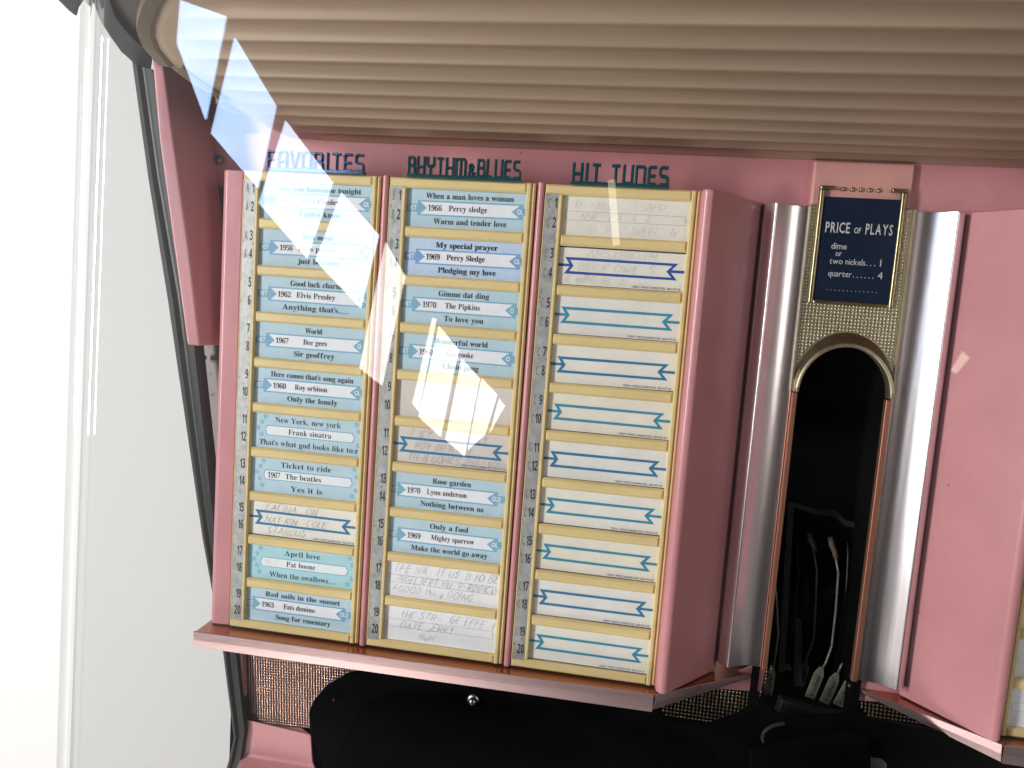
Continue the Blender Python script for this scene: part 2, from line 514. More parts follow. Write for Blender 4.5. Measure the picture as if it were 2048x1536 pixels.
def grille_material(name, pitch, wire, gapc, tilt):
    m = bpy.data.materials.new(name); m.use_nodes = True
    n = m.node_tree.nodes; l = m.node_tree.links
    p = n['Principled BSDF']
    g = n.new('ShaderNodeNewGeometry')
    sp = n.new('ShaderNodeSeparateXYZ')
    mp = n.new('ShaderNodeMapping')
    mp.inputs['Rotation'].default_value = (0, R_(tilt), 0)
    l.new(g.outputs['Position'], mp.inputs['Vector']); l.new(mp.outputs[0], sp.inputs[0])
    h = []
    for ax in ('X', 'Z'):
        a = n.new('ShaderNodeMath'); a.operation = 'MULTIPLY'
        a.inputs[1].default_value = 2 * math.pi / (pitch * S)
        l.new(sp.outputs[ax], a.inputs[0])
        b = n.new('ShaderNodeMath'); b.operation = 'SINE'; l.new(a.outputs[0], b.inputs[0])
        c = n.new('ShaderNodeMath'); c.operation = 'MULTIPLY_ADD'; c.inputs[1].default_value = .5; c.inputs[2].default_value = .5
        l.new(b.outputs[0], c.inputs[0]); h.append(c)
    mu = n.new('ShaderNodeMath'); mu.operation = 'MULTIPLY'
    l.new(h[0].outputs[0], mu.inputs[0]); l.new(h[1].outputs[0], mu.inputs[1])
    nz = n.new('ShaderNodeTexNoise'); nz.inputs['Scale'].default_value = 260; nz.inputs['Detail'].default_value = 5
    l.new(g.outputs['Position'], nz.inputs['Vector'])
    r = n.new('ShaderNodeValToRGB')
    r.color_ramp.elements[0].position = 0.12; r.color_ramp.elements[0].color = gapc
    r.color_ramp.elements[1].position = 0.55; r.color_ramp.elements[1].color = wire
    l.new(mu.outputs[0], r.inputs[0]); l.new(r.outputs[0], p.inputs['Base Color'])
    bp = n.new('ShaderNodeBump'); bp.inputs['Strength'].default_value = 0.8; bp.inputs['Distance'].default_value = pitch * S * .25
    ad = n.new('ShaderNodeMath'); ad.operation = 'ADD'
    n2_ = n.new('ShaderNodeMath'); n2_.operation = 'MULTIPLY'; n2_.inputs[1].default_value = 0.8
    l.new(nz.outputs['Fac'], n2_.inputs[0])
    l.new(mu.outputs[0], ad.inputs[0]); l.new(n2_.outputs[0], ad.inputs[1])
    l.new(ad.outputs[0], bp.inputs['Height']); l.new(bp.outputs[0], p.inputs['Normal'])
    p.inputs['Metallic'].default_value = 0.85
    p.inputs['Roughness'].default_value = 0.24
    return m


GRILLE = grille_material('bronze_woven_cloth', 0.215, (0.56, 0.40, 0.33, 1), (0.085, 0.048, 0.042, 1), 3)
GRILLE2 = grille_material('gold_woven_cloth', 0.27, (0.55, 0.40, 0.25, 1), (0.03, 0.018, 0.012, 1), 0)

# glass: clear sheet that mirrors by the Fresnel law on both of its faces
GLASS = bpy.data.materials.new('clear_glass'); GLASS.use_nodes = True
n = GLASS.node_tree.nodes; l = GLASS.node_tree.links
n.clear()
go = n.new('ShaderNodeOutputMaterial'); tr = n.new('ShaderNodeBsdfTransparent'); gl = n.new('ShaderNodeBsdfGlossy')
mxs = n.new('ShaderNodeMixShader'); fr = n.new('ShaderNodeFresnel'); ge = n.new('ShaderNodeNewGeometry')
mi_ = n.new('ShaderNodeMix'); mi_.data_type = 'FLOAT'
mi_.inputs[2].default_value = 1.52; mi_.inputs[3].default_value = 1 / 1.52
l.new(ge.outputs['Backfacing'], mi_.inputs[0]); l.new(mi_.outputs[0], fr.inputs['IOR'])
tr.inputs['Color'].default_value = (0.872, 0.875, 0.872, 1)
gl.inputs['Roughness'].default_value = 0.0
gl.inputs['Color'].default_value = (1, 1, 1, 1)
l.new(fr.outputs[0], mxs.inputs[0]); l.new(tr.outputs[0], mxs.inputs[1]); l.new(gl.outputs[0], mxs.inputs[2])
dif = n.new('ShaderNodeBsdfDiffuse'); dif.inputs['Color'].default_value = (0.8, 0.8, 0.8, 1)
dn = n.new('ShaderNodeTexNoise'); dn.inputs['Scale'].default_value = 9; dn.inputs['Detail'].default_value = 7
dm = n.new('ShaderNodeMapping'); dm.inputs['Rotation'].default_value = (0, 0.5, 0); dm.inputs['Scale'].default_value = (1, 1, 2.6)
dr = n.new('ShaderNodeMapRange'); dr.inputs['From Min'].default_value = 0.45; dr.inputs['From Max'].default_value = 0.75
dr.inputs['To Min'].default_value = 0.0; dr.inputs['To Max'].default_value = 0.0012
mx2 = n.new('ShaderNodeMixShader')
l.new(ge.outputs['Position'], dm.inputs['Vector']); l.new(dm.outputs[0], dn.inputs['Vector']); l.new(dn.outputs['Fac'], dr.inputs['Value'])
dsx = n.new('ShaderNodeSeparateXYZ'); l.new(ge.outputs['Position'], dsx.inputs[0])
dg_ = n.new('ShaderNodeMapRange'); dg_.inputs['From Min'].default_value = 0.13; dg_.inputs['From Max'].default_value = 0.01
dg_.inputs['To Min'].default_value = 0.0; dg_.inputs['To Max'].default_value = 0.016; dg_.interpolation_type = 'SMOOTHSTEP'
l.new(dsx.outputs['X'], dg_.inputs['Value'])
da = n.new('ShaderNodeMath'); l.new(dr.outputs[0], da.inputs[0]); l.new(dg_.outputs[0], da.inputs[1])
l.new(da.outputs[0], mx2.inputs[0]); l.new(mxs.outputs[0], mx2.inputs[1]); l.new(dif.outputs[0], mx2.inputs[2])
l.new(mx2.outputs[0], go.inputs[0])


def glow(name, col, strength):
    m = bpy.data.materials.new(name); m.use_nodes = True
    n = m.node_tree.nodes; l = m.node_tree.links
    n.clear()
    o = n.new('ShaderNodeOutputMaterial'); e = n.new('ShaderNodeEmission')
    g = n.new('ShaderNodeNewGeometry'); t = n.new('ShaderNodeTexNoise'); t.inputs['Scale'].default_value = 4; t.inputs['Detail'].default_value = 4
    r = n.new('ShaderNodeValToRGB')
    r.color_ramp.elements[0].position = 0.3; r.color_ramp.elements[1].position = 0.7
    r.color_ramp.elements[0].color = tuple(c * .78 for c in col) + (1,)
    r.color_ramp.elements[1].color = tuple(col) + (1,)
    l.new(g.outputs['Position'], t.inputs['Vector']); l.new(t.outputs['Fac'], r.inputs[0])
    l.new(r.outputs[0], e.inputs['Color']); e.inputs['Strength'].default_value = strength
    l.new(e.outputs[0], o.inputs[0])
    return m


BLUEPANE = glow('daylit_deep_blue_pane', (0.42, 0.62, 1.0), 17)
SKYPANE = glow('daylit_blue_pane', (0.56, 0.74, 0.97), 15)
WHITEPANE = glow('daylit_white_pane', (1.0, 0.98, 0.95), 9.5)
GLINTGLOW = glow('warm_glint_glow', (1.0, 0.95, 0.65), 4.0)

# ------------------------------------------------------------------ the setting
b = MB(); b.box((-220, 62, -130), (220, 66, 190))
kind(b.build('wall', WHITEW), 'structure')

# ------------------------------------------------------------------ cabinet
CX = 42.1                     # centre line of the coin alcove
cab = thing('jukebox_cabinet', 'pink enamelled jukebox interior with copper shelves and chrome strips behind curved glass', 'jukebox', (CX, 4.0, -46))

b = MB()
b.box((-8.6, 3.9, -0.6), (96, 4.3, 3.35)); b.box((-8.6, 4.35, 2), (30, 4.6, 9.5))
b.build('back_panel', PINK, cab)
b = MB(); b.prism([(-8.4, 4.32, 0.5), (-1.2, 4.32, 0.5), (-1.2, 4.32, -34), (-2.0, 4.32, -34), (-3.6, 4.32, -28), (-6.2, 4.32, -14)], (0, .4, 0))
b.build('side_plate', WORN, cab)

# pink housings: plan outline, front ridge and splayed face towards the alcove
def nose(cx, cy, r, a0, a1, n=6):
    return [(cx + r * math.cos(R_(a0 + (a1 - a0) * i / n)), cy + r * math.sin(R_(a0 + (a1 - a0) * i / n))) for i in range(n + 1)]


def housing(mirror):
    pl = [(-1.75, 4.1), (-1.75, 0.9)] + nose(-1.15, 0.75, 0.6, 180, 262, 6) + [(-0.1, 0.25), (0.0, 0.55), (31.25, 0.55), (31.32, -0.35)]
    pl += nose(31.74, -0.42, 0.42, 185, 325, 8) + [(35.8, 3.85), (35.8, 4.1)]
    if mirror:
        pl = [(2 * CX - x, y) for x, y in pl]
    b = MB(); b.plan(pl, -33.3, 0.06)
    return b.build('column_housing', PINK, cab, bevel=0.12)


for mir in (False, True):
    housing(mir)
    for c in (1, 2):
        x0 = c * 10.65 - 0.52; x1 = c * 10.65 - 0.06
        if mir: x0, x1 = 2 * CX - x1, 2 * CX - x0
        pl = [(x0, 0.6), (x0, 0.2)] + nose(x0 + .23, 0.16, 0.23, 180, 360, 8) + [(x1, 0.2), (x1, 0.6)]
        MB().plan(pl, -33.3, 0.12).build('divider_ridge', PINK, cab, bevel=0.06)

# chrome strips beside the alcove, each with a narrow lip, a ridge and a hollow face
for sgn in (-1, 1):
    f = lambda x: CX + sgn * x
    pl = [(f(6.35), 4.05), (f(6.33), 3.45), (f(6.2), 3.2), (f(5.72), 2.72), (f(5.62), 2.68), (f(5.5), 2.76)]
    for i in range(9):
        t = i / 8
        x = 5.45 - t * 2.1
        pl.append((f(x), 2.8 + 0.70 * t - 0.26 * math.sin(math.pi * t) ** 1.0 * (-1)))
    pl += [(f(3.25), 3.55), (f(3.25), 4.05)]
    b = MB(); b.plan(pl, -32.45, -0.05, smooth=False)
    b.build('chrome_strip', CHROME, cab, bevel=0.05)
    b = MB(); b.box((f(3.22), 3.3, -32.5), (f(2.86), 3.8, -12.6), 0.04)
    b.build('copper_edge', COPPERE, cab)

# copper shelves with rose front faces
def shelf(mirror):
    f = (lambda x: 2 * CX - x) if mirror else (lambda x: x)
    zt = -33.38
    b = MB()
    top = [(-1.95, 1.7), (-1.95, -1.3), (31.3, -0.9), (38.95, 4.6), (38.6, 6.0), (-1.2, 6.0)]
    n = len(top)
    b.prism([(f(x), y, zt) for x, y in top], (0, 0, -0.12))
    b.cur = 0
    o = b.build('shelf', COPPER, cab, bevel=0.03)
    b = MB()
    def slab(p, q, h0, h1, lean0, lean1, nrm):
        vs = []
        N = 10
        for i in range(N + 1):
            t = i / N
            x = p[0] + (q[0] - p[0]) * t; y = p[1] + (q[1] - p[1]) * t
            h = h0 + (h1 - h0) * t; le = lean0 + (lean1 - lean0) * t
            nx, ny = nrm
            for off, zz in ((0.0, 0.06), (0.05, 0.10), (0.12, 0.06), (0.10 + le * .5, -h * .5), (le + .04, -h), (le - 0.08, -h), (-0.03, -0.1)):
                vs.append((f(x + nx * off), y + ny * off, zt + zz))
        fs = []
        for i in range(N):
            for k in range(7):
                k2 = (k + 1) % 7
                fs.append((i * 7 + k, i * 7 + k2, (i + 1) * 7 + k2, (i + 1) * 7 + k))
        fs.append(list(range(7))); fs.append([N * 7 + k for k in range(7)])
        b.add(vs, fs)
    slab((-1.97, -1.3), (31.2, -0.9), 1.12, 1.2, -0.02, -0.05, (0, -1))
    b.build('shelf_front', ROSE, o)
    b = MB()
    slab((31.32, -0.87), (39.0, 4.62), 1.25, 0.12, -0.35, 0.0, (0.58, -0.81))
    b.build('shelf_end_flange', ROSE, o)
    return o


shelf(False); shelf(True)

# side post, a tapering pink bracket left of the first column
b = MB()
def post_sec(u0, v0, u1, v1, xb):
    a = at(u0, v0, -0.12); c = at(u1, v1, 0.0)
    return [(a.x, a.y + 3.4, a.z), (a.x, a.y, a.z), (c.x, c.y, (a.z + c.z) / 2), (c.x + xb, 3.9, (a.z + c.z) / 2)]
se = [post_sec(300, 70, 318, 70, 1.0), post_sec(307, 160, 331, 160, 1.0), post_sec(318, 280, 347, 282, 0.9), post_sec(346, 485, 376, 486, 0.75), post_sec(374, 690, 400, 692, 0.55)]
vs = [p for s_ in se for p in s_]
fs = []
for i in range(len(se) - 1):
    for k in range(4):
        k2 = (k + 1) % 4
        fs.append((i * 4 + k, i * 4 + k2, (i + 1) * 4 + k2, (i + 1) * 4 + k))
fs += [[0, 1, 2, 3], [16, 17, 18, 19]]
b.add(vs, fs)
b.build('side_post', PINK, cab, bevel=0.16, segs=3)

# rubber edge seal running down the left side
b = MB()
L = [(258, 120), (290, 350), (330, 600), (400, 1080), (441, 1307), (463, 1480), (452, 1530), (436, 1580)]
Rr = [(304, 138), (333, 350), (378, 600), (430, 1080), (472, 1311), (488, 1466), (480, 1520), (458, 1580)]
pa = [at(u, v, 1.4) for u, v in L]; pb = [at(u, v, 1.4) for u, v in Rr]
vs = []
for p, q in zip(pa, pb):
    d = q - p
    for t, y in ((0, 1.3), (0, 0.35), (.30, 0.05), (.46, 0.28), (.54, 0.28), (.70, 0.1), (.95, 0.15), (1, 0.5), (1, 1.3)):
        vs.append(p + d * t + Vector((0, y - 0.0, 0)))
m_ = 9
fs = [(i * m_ + k, i * m_ + (k + 1) % m_, (i + 1) * m_ + (k + 1) % m_, (i + 1) * m_ + k) for i in range(len(pa) - 1) for k in range(m_)]
fs += [list(range(m_)), [(len(pa) - 1) * m_ + k for k in range(m_)]]
b.add(vs, fs)
b.build('edge_seal', RUBBER, cab)

# lower left: sliver post, grille cloth, pink sill
b = MB()
b.prism([at(477, 1300, 1.9), at(484, 1300, 1.9), at(490, 1445, 1.9), at(484, 1445, 1.9)], (0, 1.2, 0))
b.build('lower_post', PINK, cab)
b = MB()
b.prism([at(u, v, 2.4) for u, v in [(476, 1285), (900, 1330), (900, 1480), (484, 1446)]], (0, 0.3, 0))
b.build('grille_cloth', GRILLE, cab)
b = MB()
prof = [(0, 0), (.55, -.02), (.62, -.05), (1.0, -.6)]
P0 = [at(488, 1438, 2.0), at(487, 1505, 2.0), at(484, 1512, 1.9), at(462, 1560, 0.2)]
P1 = [at(612, 1460, 2.0), at(625, 1524, 2.0), at(630, 1535, 1.9), at(680, 1600, 0.2)]
P1[0] = at(622, 1470, 2.0)
P0.insert(0, at(488, 1438, 2.6)); P1.insert(0, at(600, 1452, 2.6))
vs = [p for a_, c_ in zip(P0, P1) for p in (a_, c_)]
b.add(vs, [(2 * i, 2 * i + 1, 2 * i + 3, 2 * i + 2) for i in range(len(P0) - 1)])
sill = b.build('lower_panel', PINK, cab)
sm = sill.modifiers.new('thickness', 'SOLIDIFY'); sm.thickness = 0.25 * S; sm.offset = -1
bv = sill.modifiers.new('bevel', 'BEVEL'); bv.width = 0.18 * S; bv.segments = 3; bv.angle_limit = R_(20)

# grille and pink rail pieces under the alcove ends of the shelves
b = MB(); b.prism([at(u, v, 4.6) for u, v in [(1290, 1395), (1545, 1330), (1520, 1395), (1490, 1425), (1440, 1452), (1380, 1460), (1280, 1450)]], (0, 0.3, 0))
b.build('grille_cloth', GRILLE2, cab)
b = MB(); b.prism([at(u, v, 4.3) for u, v in [(1400, 1372), (1535, 1322), (1522, 1384), (1440, 1378)]], (0, 0.25, 0))
b.build('under_rail', PINK, cab, bevel=0.05)
b = MB(); b.prism([at(u, v, 4.6) for u, v in [(1702, 1395), (1712, 1398), (1930, 1440), (1960, 1480), (1860, 1452), (1735, 1432)]], (0, 0.3, 0))
b.build('grille_cloth', GRILLE2, cab)
b = MB(); b.prism([at(u, v, 4.3) for u, v in [(1707, 1340), (1860, 1380), (1850, 1416), (1780, 1405), (1709, 1401)]], (0, 0.25, 0))
b.build('under_rail', PINK, cab, bevel=0.05)

# black sheets stand in for the unlit depth behind the alcove and below
b = MB()
b.box((38.6, 16, -60), (46.0, 16.4, 0)); b.box((38.4, 3.92, -60), (38.88, 16, -0.5)); b.box((45.28, 3.92, -60), (45.8, 16, -0.5))
b.box((-3, 6.2, -70), (38.2, 6.6, -33.9)); b.box((46.0, 6.2, -70), (90, 6.6, -33.9)); b.box((38.6, 7.6, -0.5), (46.0, 16, 0))
b.build('dark_cavity_sheets', VOID, cab)

# ------------------------------------------------------------------ ribbed reflector
CAN = (0.0167, 1.607, 1.80, 0.0285)
def can(t):
    a, s_, t0, k = CAN
    n_ = 24; y = 3.9; z = 3.05
    for i in range(n_):
        tm = t * (i + .5) / n_
        y -= math.cos(a + k * tm) * t / n_; z += math.sin(a + k * tm) * t / n_
    return y, z, a + k * t
def can_left(y):
    tab = [(4.2, 0.9), (0, 0.75), (-2, 0.5), (-3.8, 0.3), (-4.7, -.5), (-6.2, -1.4), (-8.7, -1.05), (-9.8, -.3), (-10.9, .8), (-12, 2.3), (-13, 4.4), (-13.8, 8), (-14.2, 14), (-14.3, 40)]
    tab = [(4.2, 1.6), (0, 0.7), (-2, 0.2), (-3.8, -0.35), (-5.2, -.95), (-6.6, -1.3), (-8.0, -1.25), (-9.0, -.9), (-9.8, -.3), (-10.9, .8), (-12, 2.3), (-13, 4.4), (-13.8, 8), (-14.2, 14), (-14.3, 40)]
    for (y0, x0), (y1, x1) in zip(tab, tab[1:]):
        if y1 <= y <= y0:
            return x0 + (x1 - x0) * (y0 - y) / (y0 - y1)
    return tab[0][1] if y > 0 else 60
refl = thing('ribbed_reflector', 'yellowed ribbed plastic reflector arching over the song columns', 'light reflector', (40, -4, 3))
a, s_, t0, k_ = CAN
ts = []
t = -0.05
step = s_ / 14
prof = []
prof.append((4.05, 3.0, 0.0, 0.0))
for i in range(-1, 10):
    for j in range(14):
        fr_ = j / 14
        tt = t0 + s_ * (i + fr_)
        if tt < 0.05: continue
        y, z, an = can(tt)
        d = 0.30 * (math.sin(math.pi * fr_) ** 0.75 if 0 < fr_ < 1 else 0.0)
        d *= 0.8 if i < 1 else 1.0
        prof.append((y, z, an, d))
b = MB()
vs = []; rows = 0
COLS = ((0, .0), (.8, .0), (1.6, .12), (2.4, .4), (3.2, .75), (4.2, 1.0), (None, 1.0))
for y, z, an, d in prof:
    xl = can_left(y)
    if xl > 38: break
    for dx_, k in COLS:
        vs.append((96 if dx_ is None else xl + dx_, y + math.sin(an) * (d * k + .12 * (1 - k)), z + math.cos(an) * (d * k + .12 * (1 - k))))
    rows += 1
fs = []
nc = len(COLS)
for i in range(rows - 1):
    for k in range(nc - 1):
        fs.append((i * nc + k, i * nc + k + 1, (i + 1) * nc + k + 1, (i + 1) * nc + k))
b.add(vs, fs, True)
o = b.build('ribbed_panel', RIBS, refl)
for e in o.data.edges:
    pass
o.data.polygons.foreach_set('use_smooth', [True] * len(o.data.polygons))
md = o.modifiers.new('sharp', 'EDGE_SPLIT'); md.split_angle = R_(50)
md = o.modifiers.new('thickness', 'SOLIDIFY'); md.thickness = 0.2 * S; md.offset = 1
# plain end trim following the rounded left end
b = MB()
path = []
for i in range(60):
    tt = 5.2 + i * 0.24
    y, z, an = can(tt)
    if y < -14.1: break
    path.append(Vector((can_left(y), y, z + 0.1)))
vs = []
for i, p in enumerate(path):
    d = (path[min(i + 1, len(path) - 1)] - path[max(0, i - 1)]); d.z = 0; d.normalize()
    nx = Vector((-d.y, d.x, 0))
    if nx.x > 0: nx = -nx
    if i > 6 and nx.y > 0.2: nx = -nx
    for o1, dz in ((-.12, -.02), (.1, -.1), (.75, -.06), (.8, .4), (-.12, .4)):
        vs.append(p + nx * o1 + Vector((0, 0, dz)))
N = len(path)
fs = [(i * 5 + k, i * 5 + (k + 1) % 5, (i + 1) * 5 + (k + 1) % 5, (i + 1) * 5 + k) for i in range(N - 1) for k in range(5)]
fs += [list(range(5)), [(N - 1) * 5 + k for k in range(5)]]
b.add(vs, fs, False)
b.build('end_trim', TRIMC, refl)

# ------------------------------------------------------------------ lid and curved glass
lid = thing('glass_lid', 'curved clear glass cover with black rubber rim mirroring bright windows', 'glass cover', (20, -15, -50))
b = MB()
out = [(170, -40), (185, 0), (200, 40), (222, 75), (243, 104), (268, 126), (302, 141)]
inn = [(212, -40), (218, 0), (229, 32), (246, 56), (268, 80), (290, 97), (306, 106)]
zg = 7.2
vs = []
for p, q in zip(out, inn):
    A = atz(*p, zg); B = atz(*q, zg)
    vs += [A, B, B + Vector((0, 0, 1.4)), A + Vector((0, 0, 1.4))]
fs = [(i * 4 + k, i * 4 + (k + 1) % 4, (i + 1) * 4 + (k + 1) % 4, (i + 1) * 4 + k) for i in range(len(out) - 1) for k in range(4)]
fs += [[0, 1, 2, 3], [24, 25, 26, 27]]
b.add(vs, fs)
b.build('rim_seal', RUBBER, lid)
b = MB()
pts = [atz(u, v, zg + 0.6) for u, v in [(205, -60), (214, 0), (226, 34), (244, 58), (268, 82), (300, 104), (420, 260), (900, 200), (900, -200)]]
b.prism(pts, (0, 0, 1.0))
b.build('lid_lining', TAUPE, lid)
b = MB()
pts = [atz(u, v, 8.5) for u, v in [(60, -80), (90, -20), (118, 5), (135, 22), (154, 37), (158, 20), (170, 2), (185, -20), (210, -80)]]
b.prism(pts, (0, 0, 1.5))
b.build('lid_corner', RUBBER, lid, bevel=0.2)
# glass sheet: flat front, wrapped round the left side
def glass_x(x, z):
    return x
prof = [(100, -15.0), (99.9, -15.0), (60, -15.0), (30, -15.0), (5, -15.0), (1.9, -15.0)]
R0 = 1.2; cxg, cyg = 1.8, -13.8
for i in range(0, 23):
    a_ = -91 - 47.6 * i / 22
    prof.append((cxg + R0 * math.cos(R_(a_)), cyg + R0 * math.sin(R_(a_))))
prof += [(0.45, -14.2), (-9.0, -3.5)]
b = MB(); vs = []
zs = [10.5, 10.45, 2, -8, -18, -28, -38, -47.95, -48]
for z in zs:
    for x, y in prof:
        wgt = 1.0 if x < 2.0 else 0.0
        vs.append((x - wgt * (0.95 + 0.026 * (8 - z)), y, z))
m_ = len(prof)
fs = [(i * m_ + k, i * m_ + k + 1, (i + 1) * m_ + k + 1, (i + 1) * m_ + k) for i in range(len(zs) - 1) for k in range(m_ - 1)]
b.add(vs, fs, True)
o = b.build('glass_pane', GLASS, lid)
# make the outside face the outside
me = o.data
if me.polygons[0].normal.y > 0:
    me.flip_normals()
md = o.modifiers.new('thickness', 'SOLIDIFY'); md.thickness = 0.4 * S; md.offset = -1; md.use_even_offset = True

# ------------------------------------------------------------------ price sign above the coin alcove
sign = thing('price_sign', 'navy price of plays plate in gilt frame on knurled metal above dark arch', 'price sign', (CX, 3.5, -12.6))
b = MB(); b.box((38.72, 3.42, 0.0), (45.02, 3.9, 2.92), 0.1)
b.build('header_plate', PINKP, sign, bevel=0.06)
# knurled plate with arched opening
y0 = 3.34
ax, az, arx, arz = CX - 0.02, -12.5, 2.95, 3.3
b = MB()
xs0, xs1 = 38.85, 45.25
N = 24
arcp = [(ax + arx * math.cos(math.pi * i / N), az + arz * math.sin(math.pi * i / N)) for i in range(N + 1)]
topz = -0.02
for side in (0, 1):
    y = y0 if side == 0 else 3.9
    vs = []; fs = []
    for i in range(N + 1):
        x, z = arcp[i]
        tx = xs1 + (xs0 - xs1) * i / N
        vs += [(x, y, z), (tx, y, topz)]
    for i in range(N):
        fs.append((2 * i, 2 * i + 1, 2 * i + 3, 2 * i + 2))
    vs += [(xs1, y, az), (xs0, y, az)]
    fs.append((0, 2 * N + 2, 1)); fs.append((2 * N, 2 * N + 1, 2 * N + 3))
    b.add(vs, fs)
M2 = 2 * N + 4
for i in range(N):
    b.f.append([2 * i, 2 * i + 2, M2 + 2 * i + 2, M2 + 2 * i]); b.mi.append(0); b.sm.append(False)
b.f.append([1, 2 * N + 2, M2 + 2 * N + 2, M2 + 1]); b.mi.append(0); b.sm.append(False)
b.f.append([2 * N + 1, 2 * N + 3, M2 + 2 * N + 3, M2 + 2 * N + 1]); b.mi.append(0); b.sm.append(False)
b.f.append([1, 2 * N + 1, M2 + 2 * N + 1, M2 + 1]); b.mi.append(0); b.sm.append(False)
pitch = 0.228
nx = int((xs1 - xs0 - 0.2) / pitch); nz = int(12.3 / pitch)
for i in range(nx):
    for j in range(nz):
        x = xs0 + 0.17 + i * pitch; z = -0.15 - j * pitch
        if 39.2 < x < 44.5 and z > -6.4: continue
        if ((x - ax) / (arx + .55)) ** 2 + ((z - az) / (arz + .95)) ** 2 < 1 and z > az - .1: continue
        r = pitch * 0.47
        vs = [(x + r * math.cos(q * math.pi / 3), y0, z + r * math.sin(q * math.pi / 3)) for q in range(6)]
        vs += [(x + r * .55 * math.cos(q * math.pi / 3), y0 - .065, z + r * .55 * math.sin(q * math.pi / 3)) for q in range(6)]
        vs.append((x, y0 - .085, z))
        b.add(vs, [(q, (q + 1) % 6, 6 + (q + 1) % 6, 6 + q) for q in range(6)] + [(6 + q, 6 + (q + 1) % 6, 12) for q in range(6)], True)
b.box((xs0 - .1, 3.2, az), (xs0 + .02, 3.9, topz)); b.box((xs1 - .02, 3.2, az), (xs1 + .1, 3.9, topz))
b.build('knurled_plate', GILT, sign)
# arch hood: flaring crescent over a thin rim
b = MB()
N = 28
sec = []
for i in range(N + 1):
    q = math.pi * i / N
    fl = math.sin(q) ** 0.8
    ring = [(arx + .28 + .30 * fl, arz + .20 + .72 * fl, y0 - .02), (arx + .24 + .2 * fl, arz + .16 + .5 * fl, y0 - .22), (arx + .16 + .04 * fl, arz + .14 + .1 * fl, y0 - .5 + .1 * (1 - fl))]
    sec.append([(ax + rx * math.cos(q), y, az + rz * math.sin(q)) for rx, rz, y in ring])
vs = [p for s2 in sec for p in s2]
b.add(vs, [(i * 3 + k, i * 3 + k + 1, (i + 1) * 3 + k + 1, (i + 1) * 3 + k) for i in range(N) for k in range(2)], True)
b.build('arch_hood', DKBRASS, sign)
b = MB()
b.tube([(ax + (arx + .08) * math.cos(math.pi * i / N), y0 - .48, az + (arz + .08) * math.sin(math.pi * i / N)) for i in range(N + 1)], 0.15, 10)
b.build('arch_rim', GILT, sign)
# navy plate, lettering, frame and studs
b = MB(); b.box((39.5, 3.18, -6.25), (44.28, 3.33, 0.56))
pl_ = b.build('price_panel', NAVY, sign)
b = MB()
py = 3.172
def onsign(x, z):
    return lambda a_, c_: (x + a_, py, z + c_)
text_mesh(b, 'PRICE', onsign(39.8, -1.75), 0.98, 0, bold=0.01, gap=0.14, align='l', width=1.54)
text_mesh(b, 'OF', onsign(41.62, -1.73), 0.54, 0, bold=0.01, gap=0.09, align='l', width=0.42)
text_mesh(b, 'PLAYS', onsign(42.33, -1.75), 0.98, 0, bold=0.01, gap=0.14, align='l', width=1.68)
text_mesh(b, 'dime', onsign(40.3, -2.82), 0.60, 0, gap=0.08, align='l', width=0.98)
text_mesh(b, 'or', onsign(40.62, -3.28), 0.56, 0, gap=0.08, align='l', width=0.4)
text_mesh(b, 'two nickels', onsign(40.3, -3.8), 0.58, 0, gap=0.08, align='l', width=2.25)
text_mesh(b, '...', onsign(42.62, -3.8), 0.58, 0, gap=0.28, align='l')
text_mesh(b, '1', onsign(43.48, -3.8), 0.66, 0, gap=0.1, align='l')
text_mesh(b, 'quarter', onsign(40.3, -4.62), 0.58, 0, gap=0.08, align='l', width=1.48)
text_mesh(b, '......', onsign(41.88, -4.62), 0.58, 0, gap=0.27, align='l')
text_mesh(b, '4', onsign(43.42, -4.62), 0.66, 0, gap=0.1, align='l')
text_mesh(b, '.............', onsign(40.3, -5.55), 0.5, 0, gap=0.43, align='l', width=3.2)
b.build('lettering', LETTER, pl_)
b = MB()
for x in (39.18, 44.28):
    b.box((x, 3.02, -6.5), (x + .31, 3.42, 1.02), 0.07)
b.box((39.49, 3.03, -6.5), (44.28, 3.42, -6.24), 0.07)
b.box((39.18, 3.0, 1.02), (40.15, 3.42, 1.26), 0.07)
b.box((43.65, 3.0, 1.02), (44.59, 3.42, 1.26), 0.07)
b.build('plate_frame', BRASS, sign, bevel=0.03)
for i in range(5):
    b = MB()
    x = 40.72 + i * .545; z = 1.12
    vs = []
    for r, y in ((.15, 3.44), (.15, 3.34), (.12, 3.27), (.06, 3.23)):
        vs += [(x + r * math.cos(q * math.pi / 6), y, z + r * math.sin(q * math.pi / 6)) for q in range(12)]
    b.add(vs, [(k * 12 + q, k * 12 + (q + 1) % 12, k * 12 + 12 + (q + 1) % 12, k * 12 + 12 + q) for k in range(3) for q in range(12)] + [[36 + q for q in range(12)]], True)
    b.build('stud', BRASS, sign)

# ------------------------------------------------------------------ title racks, cards and heading signs
PITCH = 3.272
def row_z(i):
    return -0.62 - PITCH * i, -3.17 - PITCH * i


